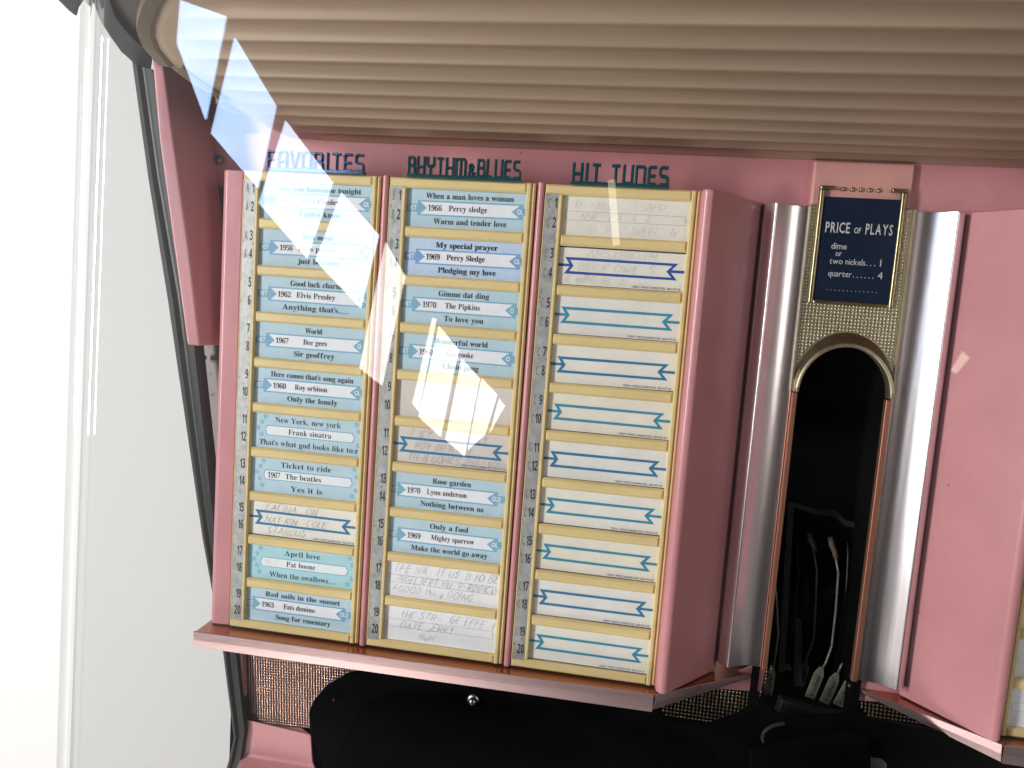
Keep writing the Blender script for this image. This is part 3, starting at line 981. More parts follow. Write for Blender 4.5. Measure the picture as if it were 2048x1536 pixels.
def make_rack(x0, letter, label, faintfrom, rows=range(10)):
    rk = thing('title_rack', label, 'title rack', (x0 + 5, 0.3, -33.25), 'cream song title racks')
    b = MB()
    for i in range(11):            # cross bars between the rails
        zt = -0.06 if i == 0 else row_z(i - 1)[1]
        zb = row_z(i)[0] if i < 10 else -33.22
        if i == 0:
            b.box((x0 + 0.0, 0.02, zb), (x0 + 9.42, 0.5, 0.04), 0.12)
        elif i == 10:
            b.box((x0 + 0.0, 0.02, -33.24), (x0 + 9.42, 0.5, zt), 0.12)
        else:
            b.box((x0 + 1.19, 0.03, zb), (x0 + 9.42, 0.5, zt), 0.14)
    b.box((x0 + 9.424, -0.02, -33.24), (x0 + 9.74, 0.5, 0.04), 0.08)
    b.box((x0 + 9.743, 0.06, -33.24), (x0 + 10.0, 0.5, 0.04), 0.1)
    b.box((x0 + 0.93, 0.0, -32.64), (x0 + 1.186, 0.5, -0.626), 0.07)
    b.box((x0 + 0.0, 0.05, -32.64), (x0 + 0.075, 0.5, -0.626), 0.02)
    b.box((x0 + 0.02, 0.42, -33.1), (x0 + 9.9, 0.52, -0.1))
    fr = b.build('rack_frame', CREAM, rk)
    b = MB(); b.box((x0 + 0.08, 0.06, -32.9), (x0 + 0.925, 0.2, -0.34))
    st = b.build('number_strip', SILVER, rk)
    b = MB()
    for i in range(10):
        for j in (0, 1):
            num = 2 * i + 1 + j
            zc = row_z(i)[0] - 0.53 - 1.28 * j - 0.34
            pl = lambda a_, c_, z=zc: (x0 + 0.84 + a_, 0.05, z + c_)
            text_mesh(b, bold_sans(str(num)), pl, 0.95, 0, gap=0.10, align='r', sx=0.44)
            fnt = 2 if i >= faintfrom else 1
            if i < faintfrom or letter != 'A':
                pl2 = lambda a_, c_, z=zc: (x0 + (0.34 if num < 10 else 0.26) + a_, 0.052, z + c_)
                if i < faintfrom:
                    text_mesh(b, bold_sans(letter), pl2, 0.88, 1, align='c', sx=0.36)
    b.build('numerals', [INK, GREYINK], st)
    return rk


X1, X2, X3 = 0.0, 10.65, 21.3
make_rack(X1, 'A', 'left cream rack with ten slots under the heading partly hidden by window reflections', 2)
make_rack(X2, 'B', 'middle cream rack of ten title slots under the rhythm and blues heading', 2)
make_rack(X3, 'C', 'cream rack of mostly blank cards under the hit tunes heading, beside the splayed pink panel', 9)
XR = 2 * CX - 31.3
rk = thing('title_rack', 'cream rack only showing a sliver at the right edge of the photo', 'title rack', (XR + 5, 0.3, -33.25), 'cream song title racks')
b = MB()
for i in range(11):
    zt = 0.04 if i == 0 else row_z(i - 1)[1]
    zb = row_z(i)[0] if i < 10 else -33.24
    b.box((XR + .584, 0.03, zb), (XR + 8.82, 0.5, zt), 0.13)
b.box((XR + .263, -0.02, -33.24), (XR + .58, 0.5, 0.04), 0.08)
b.box((XR, 0.06, -33.24), (XR + .26, 0.5, 0.04), 0.1)
b.box((XR + 8.824, 0.0, -33.24), (XR + 10, 0.5, 0.04), 0.08)
b.build('rack_frame', CREAM, rk)

# --- cards: local coordinates x 0..8.24, z 0..-2.55 from the top left of the slot
CARDY = 0.34


def card(x0, i, label, draw, mats, thick=0.05):
    zt = row_z(i)[0]
    b = MB()
    ox = x0 + 1.19
    b.box((ox - 0.1, CARDY, zt - 2.6), (ox + 8.3, CARDY + thick, zt + 0.06))
    def lay(level):
        return lambda x, z, dz=0.0: (ox + x, CARDY - 0.007 * level + dz * 1.0, zt + z)
    draw(b, lay)
    o = b.build('title_card', mats)
    o.rotation_euler = (0, random.uniform(-.006, .006), 0)      # slips never sit quite square in their slots
    tag(o, label, 'title card', 'song title cards')
    return o


def poly(b, pl, pts, mi):
    b.add([pl(x, z) for x, z in pts], [list(range(len(pts)))], mi=mi)


def quadstrip(b, pl, pts, mi):
    b.add([pl(x, z) for x, z in pts], [(0, 1, 2, 3)], mi=mi)


def ribbon_card(top, year, artist, bottom, dx=0.0, bold=0.006, hit=True, old='OLD', xa=None, cut=0.0):
    def draw(b, lay):
        p1, p2, p3, p4 = lay(1), lay(2), lay(3), lay(4)
        # blue border and the arrow bands
        quadstrip(b, p1, [(0.72 + dx, -.74), (7.98 + dx, -.74), (7.98 + dx, -1.76), (0.72 + dx, -1.76)], 1)
        quadstrip(b, p1, [(-0.09, -1.0), (0.715 + dx, -1.0), (0.715 + dx, -1.52), (-0.09, -1.52)], 1)
        if 7.99 + dx < 8.2:
            quadstrip(b, p1, [(7.985 + dx, -1.0), (8.28, -1.0), (8.28, -1.5), (7.985 + dx, -1.5)], 1)
        # white banner with its two notches (three convex pieces)
        t_, bt, md = -.84, -1.66, -1.25
        poly(b, p2, [(0.92 + dx, t_), (7.75 + dx, t_), (7.22 + dx, md), (1.38 + dx, md)], 2)
        poly(b, p2, [(1.38 + dx, md), (7.22 + dx, md), (7.75 + dx, bt), (0.92 + dx, bt)], 2)
        if hit:
            text_mesh(b, bold_sans('HIT'), lambda a_, c_: p3(0.42 + dx * .6 + a_, -1.41 + c_), 0.46, 2, gap=0.07, width=0.52)
        text_mesh(b, bold_sans(old), lambda a_, c_: p3(7.58 + dx + a_, -1.41 + c_), 0.46, 2, gap=0.07, align='l', width={3: .62, 2: .45, 1: .26}[len(old)])
        sz = 0.55
        text_mesh(b, top, lambda a_, c_: p3(4.35 + a_, -.60 + c_), sz, 3, serif=True, bold=bold, width=min(6.2, .252 * len(top)))
        if year:
            text_mesh(b, year, lambda a_, c_: p4(1.45 + dx + a_, -1.42 + c_), sz, 3, serif=True, bold=bold, align='l', width=0.98)
        xx = xa if xa is not None else 2.95
        text_mesh(b, artist, lambda a_, c_: p4(xx + a_, -1.40 + c_), sz, 3, serif=True, bold=bold, align='l', width=.222 * len(artist))
        text_mesh(b, bottom, lambda a_, c_: p3(4.45 + a_, -2.28 + c_), sz, 3, serif=True, bold=bold, width=min(6.2, .252 * len(bottom)))
    return draw


def star_card(top, artist, bottom, year=None, pencil=None, xa=3.0, wb=None):
    def draw(b, lay):
        p1, p2, p3 = lay(1), lay(2), lay(3)
        def round_box(e):
            return [(1.15 - e, -.92 + e), (7.55 + e, -.92 + e), (7.72 + e, -1.25), (7.55 + e, -1.56 - e), (1.15 - e, -1.56 - e), (1.02 - e, -1.25)]
        poly(b, p1, round_box(0.045), 1)
        poly(b, p2, round_box(0.0), 2)
        for (sx_, sz_) in [(.95, -.25), (.72, -.68), (.45, -1.12), (.7, -1.58), (.9, -2.05), (7.85, -.25), (8.05, -.75), (8.02, -1.75), (7.75, -2.2)]:
            pts = []
            for q in range(11):
                r = .17 if q % 2 == 0 else .07
                an = R_(90 + 36 * q)
                pts.append((sx_ + r * math.cos(an), sz_ + r * math.sin(an)))
            ribbon(b, pts, 0.035, p1, 1)
        sz = 0.57
        text_mesh(b, top, lambda a_, c_: p1(4.2 + a_, -.62 + c_), sz, 3, serif=True, bold=.008, width=.275 * len(top))
        if year:
            text_mesh(b, year, lambda a_, c_: p3(1.3 + a_, -1.43 + c_), sz, 3, serif=True, bold=.008, align='l', width=.95)
        if pencil:
            handwriting(b, pencil, lambda x, z, dz=0: p3(x, z, dz), 1.2, -1.5, .42, .035, 4, seed=5)
        text_mesh(b, artist, lambda a_, c_: p3(xa + a_, -1.43 + c_), sz, 3, serif=True, bold=.008, align='l', width=.25 * len(artist))
        text_mesh(b, bottom, lambda a_, c_: p1(4.3 + a_, -2.32 + c_), sz, 3, serif=True, bold=.008, width=wb or .27 * len(bottom))
    return draw


def outline_card(hand=(), line=True, topline=False, jig=0.0):
    def draw(b, lay):
        p1, p2 = lay(1), lay(2)
        w_ = 0.18
        j = jig
        t_, bt, md = -.80 + j, -1.72 + j, -1.26 + j
        ribbon(b, [(-.09, md + .02), (0.82, md + .02)], w_, p1, 1)
        ribbon(b, [(7.25, md + .02), (8.28, md + .02)], w_, p1, 1)
        ribbon(b, [(3.0, t_), (.58, t_), (.90, md), (.58, bt), (7.62, bt), (7.20, md), (7.62, t_), (3.0, t_)], w_, p2, 1)
        if line:
            ribbon(b, [(-.08, -2.535), (8.28, -2.535)], 0.05 + .03 * (jig > 0), p1, 2)
        if topline:
            ribbon(b, [(-.08, -0.03), (8.28, -0.03)], 0.12, p1, 2)
        text_mesh(b, 'TERRY PRICE JUKEBOXES  0121-475 65', lambda a_, c_: p1(8.08 + a_, -2.44 + c_), 0.19, 2, gap=0.08, align='r', width=3.15, bold=0.01)
        for k, (s, x, z, h, wd, mi) in enumerate(hand):
            handwriting(b, s, lay(3), x, z, h, .034, mi, wide=wd, seed=k + len(s), faint=.1, slant=.38)
    return draw


def box_card(hand=(), faint=0.12):
    def draw(b, lay):
        p1 = lay(1)
        ribbon(b, [(4, -.98), (.22, -.98), (.22, -1.55), (7.98, -1.55), (7.98, -.98), (4, -.98)], .03, p1, 1)
        ribbon(b, [(-.09, -1.25), (.21, -1.25)], .03, p1, 1); ribbon(b, [(7.99, -1.25), (8.28, -1.25)], .03, p1, 1)
        for k, (s, x, z, h, wd, mi) in enumerate(hand):
            handwriting(b, s, lay(2), x, z, h, .033, mi, wide=wd, seed=k + len(s), faint=faint, slant=.38)
    return draw


def plain_card():
    def draw(b, lay):
        for k in range(9):
            x = 4.1 + random.uniform(-.15, .15); z = -.5 - .2 * k
            ribbon(b, [(x, z), (x + .12, z + .05), (x + .05, z - .08)], .03, lay(1), 1)
    return draw


BM = [PBLUE, MBLUE, BANNER, INKS]
BM2 = [PBLUE2, MBLUE2, BANNER, INK]
SM = [PBLUE, STARL, WHITEP, INKS, FAINT]
SM3 = [PBLUE3, STARL, WHITEP, INKS, FAINT]
card(X1, 0, 'blue ribbon card in the top left slot, half hidden by window reflections', ribbon_card('Are you lonesome tonight', '1957', 'Elvis Presley', 'I gotta know', hit=False, old='OL'), BM)
card(X1, 1, 'blue ribbon card dated 1956, beside the numbers 3 and 4 of the left rack', ribbon_card('Bleu moon', '1956', 'Elvis presley', 'just because', dx=.12, old='OL'), BM)
card(X1, 2, 'blue ribbon card headed Good luck charm, dated 1962', ribbon_card('Good luck charm', '1962', 'Elvis Presley', 'Anything that\'s.....', dx=.1, old='OL'), BM)
card(X1, 3, 'blue ribbon card headed World, dated 1967, with Sir geoffrey below', ribbon_card('World', '1967', 'Bee gees', 'Sir geoffrey', dx=.08, xa=3.6, old='O'), BM)
card(X1, 4, 'blue ribbon card dated 1960 reading Only the lonely on its last line', ribbon_card('Here comes that\'s song again', '1960', 'Roy orbison', 'Only the lonely', dx=.0, old='OL', xa=3.1), BM)
card(X1, 5, 'blue starred card headed New York, new york with a white name box', star_card('New York, new york', 'Frank sinatra', 'That\'s what god looks like to r', xa=2.75, wb=7.55), SM)
card(X1, 6, 'blue starred card headed Ticket to ride, dated 1967', star_card('Ticket to ride', 'The beatles', 'Yes it is', year='1967', xa=2.65), SM)
card(X1, 7, 'ivory card with dark blue ribbon outline and pencilled FACINATION', outline_card([('FACINATION', 1.2, -.62, .5, 1.0, 3), ('NAt-KINg-COLE', 1.2, -1.52, .48, 1.0, 3), ('STARDUST', 1.35, -2.36, .48, 1.05, 3)], jig=.05), [PAPER, TEAL, NAVYL, PENCIL])
card(X1, 8, 'aqua starred card headed April love with a faint pencilled year', star_card('April love', 'Pat boone', 'When the swallows....', pencil='1957', xa=3.0, wb=5.2), SM3)
card(X1, 9, 'blue ribbon card headed Red sails in the sunset, lowest in the left rack', ribbon_card('Red sails in the sunset', '1963', 'Fats domino', 'Song for rosemary', dx=-.28, xa=2.9), BM)

card(X2, 0, 'blue ribbon card headed When a man loves a woman, topmost of the middle rack', ribbon_card('When a man loves a woman', '1966', 'Percy sledge', 'Warm and tender love', dx=.05, old='OL', xa=2.95), BM)
card(X2, 1, 'periwinkle ribbon card in bold black type headed My special prayer', ribbon_card('My special prayer', '1969', 'Percy Sledge', 'Pledging my love', dx=.1, bold=.016, old='OL', xa=3.0), BM2)
card(X2, 2, 'blue ribbon card headed Gimme dat ding, dated 1970', ribbon_card('Gimme dat ding', '1970', 'The Pipkins', 'To love you', dx=.05, old='O', xa=3.1), BM)
card(X2, 3, 'blue ribbon card headed Wonderful world, crossed by white reflections', ribbon_card('Wonderful world', '1960', 'Sam cooke', 'Chain gang', dx=.0, old='O', xa=3.3), BM)
card(X2, 4, 'plain grey card without print, beside the numbers 9 and 10 of the middle rack', plain_card(), [PAPERG, FAINT])
card(X2, 5, 'grey ivory card with blue ribbon outline and pencilled THER GOMES THAT SONG', outline_card([('JUICY', 1.0, -.62, .5, .9, 3), ('LEY', 5.6, -.66, .5, .9, 3), ('ROY ORBISON', 1.5, -1.5, .45, 1.0, 3), ('THER GOMES THATSONG AG', 1.0, -2.36, .5, .85, 3)]), [PAPERG, TEAL, NAVYL, PENCIL])
card(X2, 6, 'blue ribbon card headed Rose garden with Nothing between us below', ribbon_card('Rose garden', '1970', 'Lynn anderson', 'Nothing between us', dx=-.3, xa=2.6), BM)
card(X2, 7, 'blue ribbon card headed Only a fool with Make the world go away below', ribbon_card('Only a fool', '1969', 'Mighty sparrow', 'Make the world go away', dx=-.1, old='OL', xa=3.1), BM)
card(X2, 8, 'white card with thin ruled box and pencilled THE WAY IT USED TO BE', box_card([('THE WAY IT USED tO BE', .5, -.72, .56, .8, 2), ('ENGELBERT HUMPERDINCK', .6, -1.5, .5, .78, 2), ('AGOOD thing GOING', .4, -2.2, .5, .9, 2)]), [PAPERW, PENCIL, PENCIL])
card(X2, 9, 'white card with thin ruled box and pencilled NOW on its last line', box_card([('tHE STRANGE EFFECt', 1.2, -.8, .55, .85, 2), ('DAVE BERRY', 1.2, -1.58, .5, .95, 2), ('Now'.upper().replace('OW', 'oW'), 2.6, -2.3, .42, 1.1, 2)]), [PAPERW, PENCIL, PENCIL])

card(X3, 0, 'ivory card with thin ruled box and nearly erased pencil writing, topmost under hit tunes', box_card([('DRANGERE  LAPP', .8, -.75, .5, 1.05, 2), ('ANNIE TE SCHI.ICE', .8, -1.48, .42, 1.0, 2), ('TROMPE  .INATINEN', .9, -2.3, .5, 1.05, 2)], faint=.45), [PAPER, PENCIL, FAINT])
card(X3, 1, 'ivory card with royal blue ribbon outline and faint pencilled AMSTERDAM', outline_card([('AMSTERDAM', 1.8, -.62, .5, 1.15, 3), ('BUCK OWENS', 1.3, -1.5, .48, 1.3, 3), ('HE WIND BLOWS. - -', .2, -2.32, .45, 1.0, 3)], topline=True), [PAPER, ROYAL, NAVYL, FAINT])
for i in range(2, 10):
    n1, n2 = 2 * i + 1, 2 * i + 2
    dark = i in (3, 5, 8)
    card(X3, i, f'unwritten {"dark blue" if dark else "blue-green"} ribbon outline card beside {n1} and {n2} under hit tunes',
         outline_card(jig=random.uniform(-.05, .05)), [[PAPER, PAPERY, PAPERB][i % 3], TEAL if dark else TEAL2, NAVYL])
for i in range(6, 10):
    card(XR - .6, i, f'white ruled card sliver at the right edge, {["fourth from", "third from", "second from", "at"][i - 6]} the bottom', box_card(), [PAPERW, PENCIL])


# --- heading signs: moulded letters on a bar
HS = {
 'H': (.62, [[(0, 0), (0, 1)], [(.62, 0), (.62, 1)], [(0, .45), (.62, .45)]]),
 'I': (.16, [[(.08, 0), (.08, 1)]]),
 'T': (.62, [[(0, .93), (.62, .93)], [(.31, 1), (.31, 0)]]),
 'U': (.6, [[(0, 1), (0, .12), (.08, .05), (.52, .05), (.6, .12), (.6, 1)]]),
 'N': (.6, [[(0, 0), (0, .93), (.5, .93), (.6, .85), (.6, 0)]]),
 'M': (.85, [[(0, 0), (0, .93), (.75, .93), (.85, .85), (.85, 0)], [(.42, .93), (.42, 0)]]),
 'E': (.52, [[(.55, .93), (.1, .93), (0, .85), (0, .13), (.1, .06), (.55, .06)], [(0, .48), (.48, .48)]]),
 'S': (.55, [[(.55, .93), (.1, .93), (0, .84), (0, .58), (.1, .5), (.45, .46), (.55, .38), (.55, .15), (.45, .06), (0, .06)]]),
 'R': (.58, [[(0, 0), (0, .93), (.45, .93), (.55, .85), (.55, .6), (.45, .5), (0, .5)], [(.4, .5), (.58, .38), (.58, 0)]]),
 'B': (.58, [[(0, 0), (0, .93), (.45, .93), (.53, .85), (.53, .62), (.45, .52), (0, .52)], [(.42, .52), (.58, .42), (.58, .15), (.48, .06), (0, .06)]]),
 'L': (.45, [[(0, 1), (0, .06), (.45, .06)]]),
 'Y': (.62, [[(0, 1), (0, .62), (.12, .5), (.5, .5), (.62, .62), (.62, 1)], [(.31, .5), (.31, 0)]]),
 'F': (.5, [[(.52, .93), (0, .93), (0, 0)], [(0, .5), (.45, .5)]]),
 'A': (.6, [[(0, 0), (0, .82), (.1, .93), (.5, .93), (.6, .82), (.6, 0)], [(0, .42), (.6, .42)]]),
 'V': (.62, [[(0, 1), (.31, 0), (.62, 1)]]),
 'O': (.6, [[(.3, .93), (.08, .93), (0, .85), (0, .14), (.08, .06), (.52, .06), (.6, .14), (.6, .85), (.52, .93), (.3, .93)]]),
 '&': (.6, [[(.6, .06), (.1, .5), (.12, .68), (.28, .72), (.42, .62), (.38, .48), (.1, .32), (.05, .12), (.2, .03), (.4, .08), (.58, .3)]]),
}


def heading(s, xa, xb, label, mat, h=1.22, zb=0.22, y=-0.12, stroke=0.17):
    root = thing('heading_sign', label, 'heading sign', ((xa + xb) / 2, 0.1, 0.05), 'moulded letter headings on the racks')
    b = MB(); b.box((xa, y - 0.08, 0.05), (xb, y + 0.5, zb + 0.06), 0.04)
    b.build('base_bar', mat, root)
    gap = .30; tot = 0
    for ch in s:
        tot += (.5 if ch == ' ' else HS[ch][0] + gap)
    tot -= gap
    k = (xb - xa - stroke - .05) / (tot)
    x = xa + stroke / 2 + .02
    b = MB()
    zz = 0
    for ch in s:
        if ch == ' ':
            x += .5 * k; continue
        wd, st = HS[ch]
        hh = h if ch != '&' else h * .95
        for stroke_ in st:
            zz += 1
            pts = [Vector((x + p[0] * k, zb + p[1] * hh)) for p in stroke_]
            closed = (pts[0] - pts[-1]).length < 1e-6
            n_ = len(pts); Lp = []; Rp = []
            for i in range(n_):
                pa_ = pts[i - 1] if i else (pts[-2] if closed else None)
                nb_ = pts[i + 1] if i < n_ - 1 else (pts[1] if closed else None)
                u_ = (pts[i] - pa_).normalized() if pa_ is not None else None
                v_ = (nb_ - pts[i]).normalized() if nb_ is not None else None
                if u_ is None: u_ = v_
                if v_ is None: v_ = u_
                t_ = (u_ + v_).normalized(); nr = Vector((-t_.y, t_.x))
                c_ = max(.5, nr.dot(Vector((-u_.y, u_.x))))
                Lp.append(pts[i] + nr * (stroke / 2 / c_)); Rp.append(pts[i] - nr * (stroke / 2 / c_))
            e = 0.004 * (zz % 7)
            vs = []
            for i in range(n_):
                m1 = Lp[i] * .72 + Rp[i] * .28; m2 = Lp[i] * .28 + Rp[i] * .72
                vs += [(Lp[i].x, y + .30 - e, Lp[i].y), (Lp[i].x, y + .02 - e, Lp[i].y), (m1.x, y - .06 - e, m1.y), (m2.x, y - .06 - e, m2.y), (Rp[i].x, y + .02 - e, Rp[i].y), (Rp[i].x, y + .30 - e, Rp[i].y)]
            fs = [(i * 6 + q, i * 6 + (q + 1) % 6, (i + 1) * 6 + (q + 1) % 6, (i + 1) * 6 + q) for i in range(n_ - 1) for q in range(6)]
            fs += [list(range(6)), [(n_ - 1) * 6 + q for q in range(6)]]
            b.add(vs, fs)
        x += (wd + gap) * k
    b.build('lettering', mat, root)
    return root


heading('FAVORITES', 1.75, 8.85, 'blue chromed heading reading FAVORITES, half lost in a window reflection', SIGNB)
heading('RHYTHM&BLUES', 11.85, 19.65, 'dark teal moulded heading reading RHYTHM & BLUES above the middle rack', SIGNT)
heading('HIT TUNES', 22.95, 29.25, 'dark teal moulded heading reading HIT TUNES', SIGNT, stroke=.2)

# ------------------------------------------------------------------ screws and bolt
def screw(u, v, y, r, label, mat, washer=False):
    c = at(u, v, y)
    root = thing('screw', label, 'screw', c)
    b = MB()
    vs = []
    for rr, yy in ((r, 0.25), (r, 0.02), (r * .85, -.12), (r * .4, -.2)):
        vs += [(c.x + rr * math.cos(q * math.pi / 8), c.y + yy, c.z + rr * math.sin(q * math.pi / 8)) for q in range(16)]
    b.add(vs, [(k * 16 + q, k * 16 + (q + 1) % 16, k * 16 + 16 + (q + 1) % 16, k * 16 + 16 + q) for k in range(3) for q in range(16)] + [[48 + q for q in range(16)]], True)
    b.build('screw_head', mat, root)
    b = MB()
    b.box((c.x - r * .7, c.y - .215, c.z - .04), (c.x + r * .7, c.y - .14, c.z + .04))
    b.box((c.x - .04, c.y - .217, c.z - r * .7), (c.x + .04, c.y - .142, c.z + r * .7))
    b.build('cross_slot', INK, root)
    if washer:
        b = MB(); vs = []
        for rr, yy in ((r * 1.55, .3), (r * 1.5, .18), (r * .9, .14)):
            vs += [(c.x + rr * math.cos(q * math.pi / 8), c.y + yy, c.z + rr * math.sin(q * math.pi / 8)) for q in range(16)]
        b.add(vs, [(k * 16 + q, k * 16 + (q + 1) % 16, k * 16 + 16 + (q + 1) % 16, k * 16 + 16 + q) for k in range(2) for q in range(16)], True)
        b.build('washer', mat, root)
    return root


screw(437, 319, 3.7, .33, 'dark crosshead screw in the pink wall left of the left heading', STEEL)
screw(404, 716, 3.6, .25, 'small dull screw just below the pointed end of the pink side post', STEEL)
screw(945, 1404, 0.7, .3, 'steel bolt with washer on the black cover under the shelf', STEEL, True)
screw(669, 1397, 0.8, .1, 'tiny steel rivet near the rounded black corner', STEEL)

# ------------------------------------------------------------------ black mechanism below the shelf
mech = thing('record_mechanism', 'black record mechanism cover with rounded shoulder below the copper shelf', 'mechanism cover', (22, 1.5, -60))
b = MB()
outl = [(672, 1610), (650, 1540), (632, 1500), (618, 1455), (616, 1425), (628, 1400), (652, 1374), (690, 1352), (735, 1340), (790, 1337), (1300, 1380), (1330, 1440), (1420, 1452), (1480, 1430), (1520, 1400), (1570, 1440), (1720, 1430), (1740, 1440), (1850, 1460), (1960, 1482), (2140, 1500), (2140, 1640)]
b.prism([at(u, v, 1.0) for u, v in outl], (0, 0.6, 0))
b.build('cover_plate', BLACK, mech, bevel=0.15)
b = MB()
pts0 = [(700, 1640), (655, 1560), (690, 1480), (722, 1420), (780, 1390), (900, 1400), (1180, 1440), (1420, 1500), (1480, 1640)]
p3d = [at(u, v, 0.7) for u, v in pts0]
c0 = sum(p3d, Vector()) / len(p3d)
vs = [p + Vector((0, 0.25, 0)) for p in p3d] + [c0 + (p - c0) * .9 + Vector((0, -0.5, 0)) for p in p3d] + [c0 + (p - c0) * .5 + Vector((0, -1.2, 0)) for p in p3d]
n_ = len(p3d)
b.add(vs, [(k * n_ + q, k * n_ + (q + 1) % n_, k * n_ + n_ + (q + 1) % n_, k * n_ + n_ + q) for k in range(2) for q in range(n_)] + [[2 * n_ + q for q in range(n_)]], True)
b.build('bulged_shroud', BROWNBK, mech)
# motor block and little toothed wheel in the dark
b = MB()
b.prism([at(u, v, 4.0) for u, v in [(1562, 1398), (1640, 1425), (1700, 1432), (1702, 1470), (1690, 1640), (1520, 1640), (1548, 1440)]], (0, 1.0, 0))
b.build('motor_block', DGREY, mech, bevel=0.25)
b = MB()
b.prism([at(u, v, 0.0) for u, v in [(1500, 1500), (1600, 1478), (1700, 1462), (1738, 1480), (1742, 1510), (1750, 1660), (1490, 1660)]], (0, 0.8, 0))
b.build('gear_cover', BLACK, mech, bevel=0.2)
b = MB()
b.tube([at(1540 + 45 * math.cos(R_(200 - 110 * i / 12)) + 30, 1475 - 28 * math.sin(R_(200 - 110 * i / 12)), 0.3) for i in range(13)], 0.13, 8)
b.build('collar', DGREY, mech)
b = MB()
cg = at(1668, 1606, 0.9); rg = 4.5
vs = []; M = 60
for i in range(M):
    r = rg if (i // 2) % 2 == 0 else rg - .35
    q = 2 * math.pi * i / M
    vs.append((cg.x + r * math.cos(q), 0.9, cg.z + r * math.sin(q)))
b.prism(vs, (0, 0.8, 0))
b.build('toothed_wheel', GEAR, mech, bevel=0.04)

# selector levers standing in the alcove
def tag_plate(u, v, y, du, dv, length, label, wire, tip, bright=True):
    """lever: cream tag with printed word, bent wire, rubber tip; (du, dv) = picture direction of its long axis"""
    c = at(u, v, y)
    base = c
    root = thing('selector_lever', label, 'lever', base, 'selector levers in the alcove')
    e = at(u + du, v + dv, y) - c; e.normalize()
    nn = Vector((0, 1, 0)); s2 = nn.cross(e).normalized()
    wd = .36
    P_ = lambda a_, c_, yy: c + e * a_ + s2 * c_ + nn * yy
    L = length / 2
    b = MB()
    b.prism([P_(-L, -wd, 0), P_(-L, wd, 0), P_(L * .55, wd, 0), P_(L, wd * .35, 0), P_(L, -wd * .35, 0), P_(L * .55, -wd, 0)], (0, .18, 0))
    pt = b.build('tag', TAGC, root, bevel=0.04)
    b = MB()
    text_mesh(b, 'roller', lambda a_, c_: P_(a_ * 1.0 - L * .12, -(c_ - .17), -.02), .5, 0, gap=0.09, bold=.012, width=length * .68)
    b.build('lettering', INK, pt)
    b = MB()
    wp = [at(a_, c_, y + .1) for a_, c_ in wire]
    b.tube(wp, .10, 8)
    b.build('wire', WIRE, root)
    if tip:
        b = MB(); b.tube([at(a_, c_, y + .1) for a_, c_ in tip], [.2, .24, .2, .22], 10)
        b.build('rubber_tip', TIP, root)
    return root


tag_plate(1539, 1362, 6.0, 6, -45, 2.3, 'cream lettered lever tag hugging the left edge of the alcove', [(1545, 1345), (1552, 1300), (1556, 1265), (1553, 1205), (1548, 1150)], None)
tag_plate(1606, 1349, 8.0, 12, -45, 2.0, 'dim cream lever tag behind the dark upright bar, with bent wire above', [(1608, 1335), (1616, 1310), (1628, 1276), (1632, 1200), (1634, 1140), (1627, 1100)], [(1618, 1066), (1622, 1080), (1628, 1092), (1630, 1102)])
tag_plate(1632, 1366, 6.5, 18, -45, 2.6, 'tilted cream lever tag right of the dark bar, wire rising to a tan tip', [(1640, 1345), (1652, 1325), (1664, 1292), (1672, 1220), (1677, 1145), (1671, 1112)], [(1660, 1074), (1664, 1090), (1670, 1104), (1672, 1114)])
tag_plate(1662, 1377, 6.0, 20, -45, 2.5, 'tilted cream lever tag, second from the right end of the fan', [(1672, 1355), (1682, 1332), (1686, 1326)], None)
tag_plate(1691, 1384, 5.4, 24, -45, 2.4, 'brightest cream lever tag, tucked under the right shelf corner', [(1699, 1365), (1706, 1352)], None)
b = MB(); b.prism([at(u, v, 8.6) for u, v in [(1573, 1327), (1580, 1326), (1582, 1340), (1562, 1336)]], (0, .2, 0))
o = b.build('tag', TAGC, None)
bpy.data.objects.remove(o)
# supporting bars
brk = thing('lever_bracket', 'dark grey steel bracket bars rising behind the lever tags', 'bracket', at(1590, 1380, 7.2))
b = MB()
b.prism([at(u, v, 7.0) for u, v in [(1576, 1003), (1588, 1010), (1570, 1345), (1556, 1345)]], (0, .25, 0))
b.build('upright_bar', DGREY, brk)
b = MB()
b.prism([at(u, v, 6.6) for u, v in [(1591, 1235), (1604, 1240), (1604, 1372), (1587, 1372)]], (0, .3, 0))
b.build('upright_bar', DGREY, brk)
b = MB()
tp = [(1576, 1003), (1632, 1018), (1672, 1020), (1690, 1040), (1710, 1045)]
bt = [(1586, 1014), (1632, 1029), (1668, 1033), (1690, 1052), (1708, 1055)]
vs = []
for p, q in zip(tp, bt):
    A = at(*p, 7.1); B = at(*q, 7.1)
    vs += [A, B, B + Vector((0, .25, 0)), A + Vector((0, .25, 0))]
b.add(vs, [(i * 4 + k, i * 4 + (k + 1) % 4, i * 4 + 4 + (k + 1) % 4, i * 4 + 4 + k) for i in range(4) for k in range(4)] + [[0, 1, 2, 3], [16, 17, 18, 19]])
b.build('cross_bar', DGREY, brk)
for k_, (wp, rr) in enumerate([([(1594, 1085), (1597, 1150), (1590, 1230), (1580, 1290), (1576, 1322)], .07), ([(1695, 1085), (1696, 1110), (1692, 1190), (1697, 1260), (1690, 1330)], .06), ([(1612, 1150), (1618, 1190), (1606, 1260), (1600, 1330)], .05)]):
    b = MB(); b.tube([at(u, v, 7.6 + .3 * k_) for u, v in wp], rr, 8)
    b.build('guide_wire', WIRE if k_ == 1 else DGREY, brk)
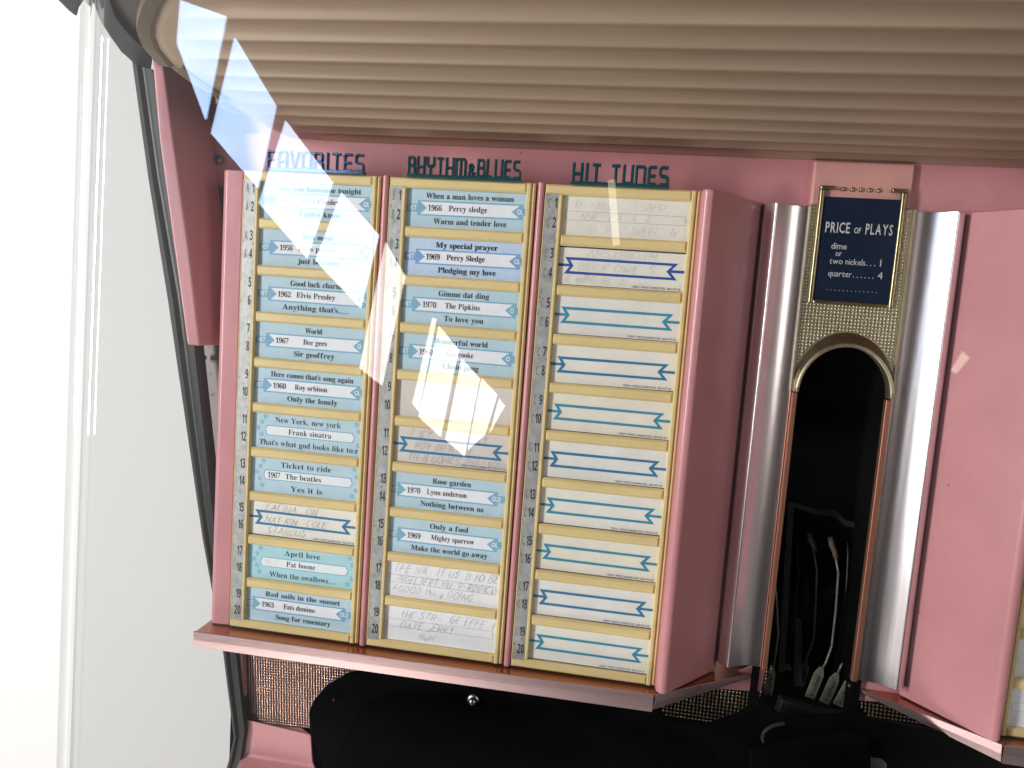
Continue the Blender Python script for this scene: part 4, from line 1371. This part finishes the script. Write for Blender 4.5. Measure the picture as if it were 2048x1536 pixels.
for q in ([(1650, 1190), (1668, 1170), (1672, 1185), (1652, 1212)], [(1610, 1165), (1622, 1195), (1612, 1205), (1604, 1178)], [(1572, 1330), (1580, 1328), (1584, 1342), (1563, 1338)]):  # first two pieces draw dim diagonal highlights, the last a tag tip
    b = MB(); b.prism([at(u, v, 8.8) for u, v in q], (0, .3, 0))
    b.build('highlight_tag_piece', TAGC if q[0][0] == 1572 else DGREY, brk)

# ------------------------------------------------------------------ daylit windows of the room (seen mirrored in the glass)
WIN = [
 ('p0', [(-124.0, -206.0, 80.7), (-118.5, -203.0, 79.6), (-119.6, -208.1, 74.0), (-122.9, -207.7, 77.6)], 0, None),
 ('w', [(-118.2, -202.8, 79.5), (-97.4, -193.8, 71.5), (-125.7, -230.8, 50.3), (-127.7, -216.1, 71.2)], 0, 'blue slanted roof window, highest of the bright row'),
 ('w', [(-96.2, -196.9, 66.5), (-85.2, -202.8, 48.4), (-106.9, -234.4, 27.9), (-125.1, -233.5, 46.3)], 0, 'blue slanted roof window, second of the bright row'),
 ('w', [(-82.5, -204.0, 44.3), (-67.3, -206.6, 26.6), (-89.9, -240.1, 4.5), (-109.3, -239.8, 23.3)], 0, 'blue slanted roof window, third of the bright row'),
 ('w', [(-64.4, -206.8, 23.7), (-51.6, -207.1, 11.3), (-67.2, -236.6, -12.2), (-85.4, -237.5, 3.7)], 0, 'blue slanted roof window, lowest of the four blue ones'),
 ('w', [(-49.2, -207.0, 9.1), (-43.5, -210.6, -0.8), (-64.8, -257.9, -42.1), (-75.5, -261.2, -36.3)], 1, 'white roof window, tall, below the four blue ones'),
 ('w', [(-34.4, -213.6, -13.4), (-33.0, -212.9, -13.8), (-47.7, -251.7, -50.0), (-50.1, -250.9, -46.9)], 1, 'thinnest white window strip beside the tall white one'),
 ('w', [(-32.3, -214.2, -16.0), (-25.4, -214.7, -23.2), (-38.6, -251.8, -58.9), (-48.2, -253.7, -52.3)], 1, 'first broad white window strip of the lower set'),
 ('w', [(-24.6, -216.4, -26.2), (-18.2, -216.3, -32.1), (-28.3, -249.1, -65.0), (-36.4, -250.8, -59.6)], 1, 'second broad white window strip of the lower set'),
 ('w', [(-17.4, -215.6, -31.9), (-11.9, -215.4, -36.8), (-18.2, -232.9, -53.4), (-26.5, -245.4, -61.9)], 1, 'third white window strip with a cut corner'),
 ('w', [(-11.2, -215.8, -38.0), (-9.3, -216.2, -40.3), (-14.1, -226.1, -48.5), (-16.0, -230.1, -51.9)], 1, 'smallest white window strip at the low end of the set'),
]
for nm, q, k, lab in WIN:
    if lab is None: continue
    b = MB(); b.prism(q, (-.25, .35, -.27))
    tag(b.build('roof_window', BLUEPANE if ('highest' in lab or 'second of' in lab) else [SKYPANE, WHITEPANE][k]), lab + ', mirrored in the glass', 'window', 'roof windows mirrored in the glass')
b = MB(); b.prism([(20.9, -147.1, 20.8), (22.2, -146.0, 20.9), (24.3, -154.6, 7.9), (22.9, -155.7, 7.7)], (-.25, .35, -.27))  # glowing strip added so the glass mirrors a warm streak
tag(b.build('streak_glow_strip', GLINTGLOW), 'small warm glowing strip added to mirror as a streak over the hit tunes rack', 'added light')

b = MB(); b.prism([(97.8, -153.8, -15.3), (99.5, -153.4, -10.8), (100.9, -152.9, -12.2), (98.9, -153.5, -15.9)], (.1, -.35, 0))  # small glowing panel added to put a glint in the glass
tag(b.build('glint_glow_panel', GLINTGLOW), 'small cream glowing panel added to mirror as a glint on the right pink panel', 'added light')
bpy.data.objects.remove(_fob)
for o in bpy.data.objects:
    if '_b' in o:
        del o['_b']
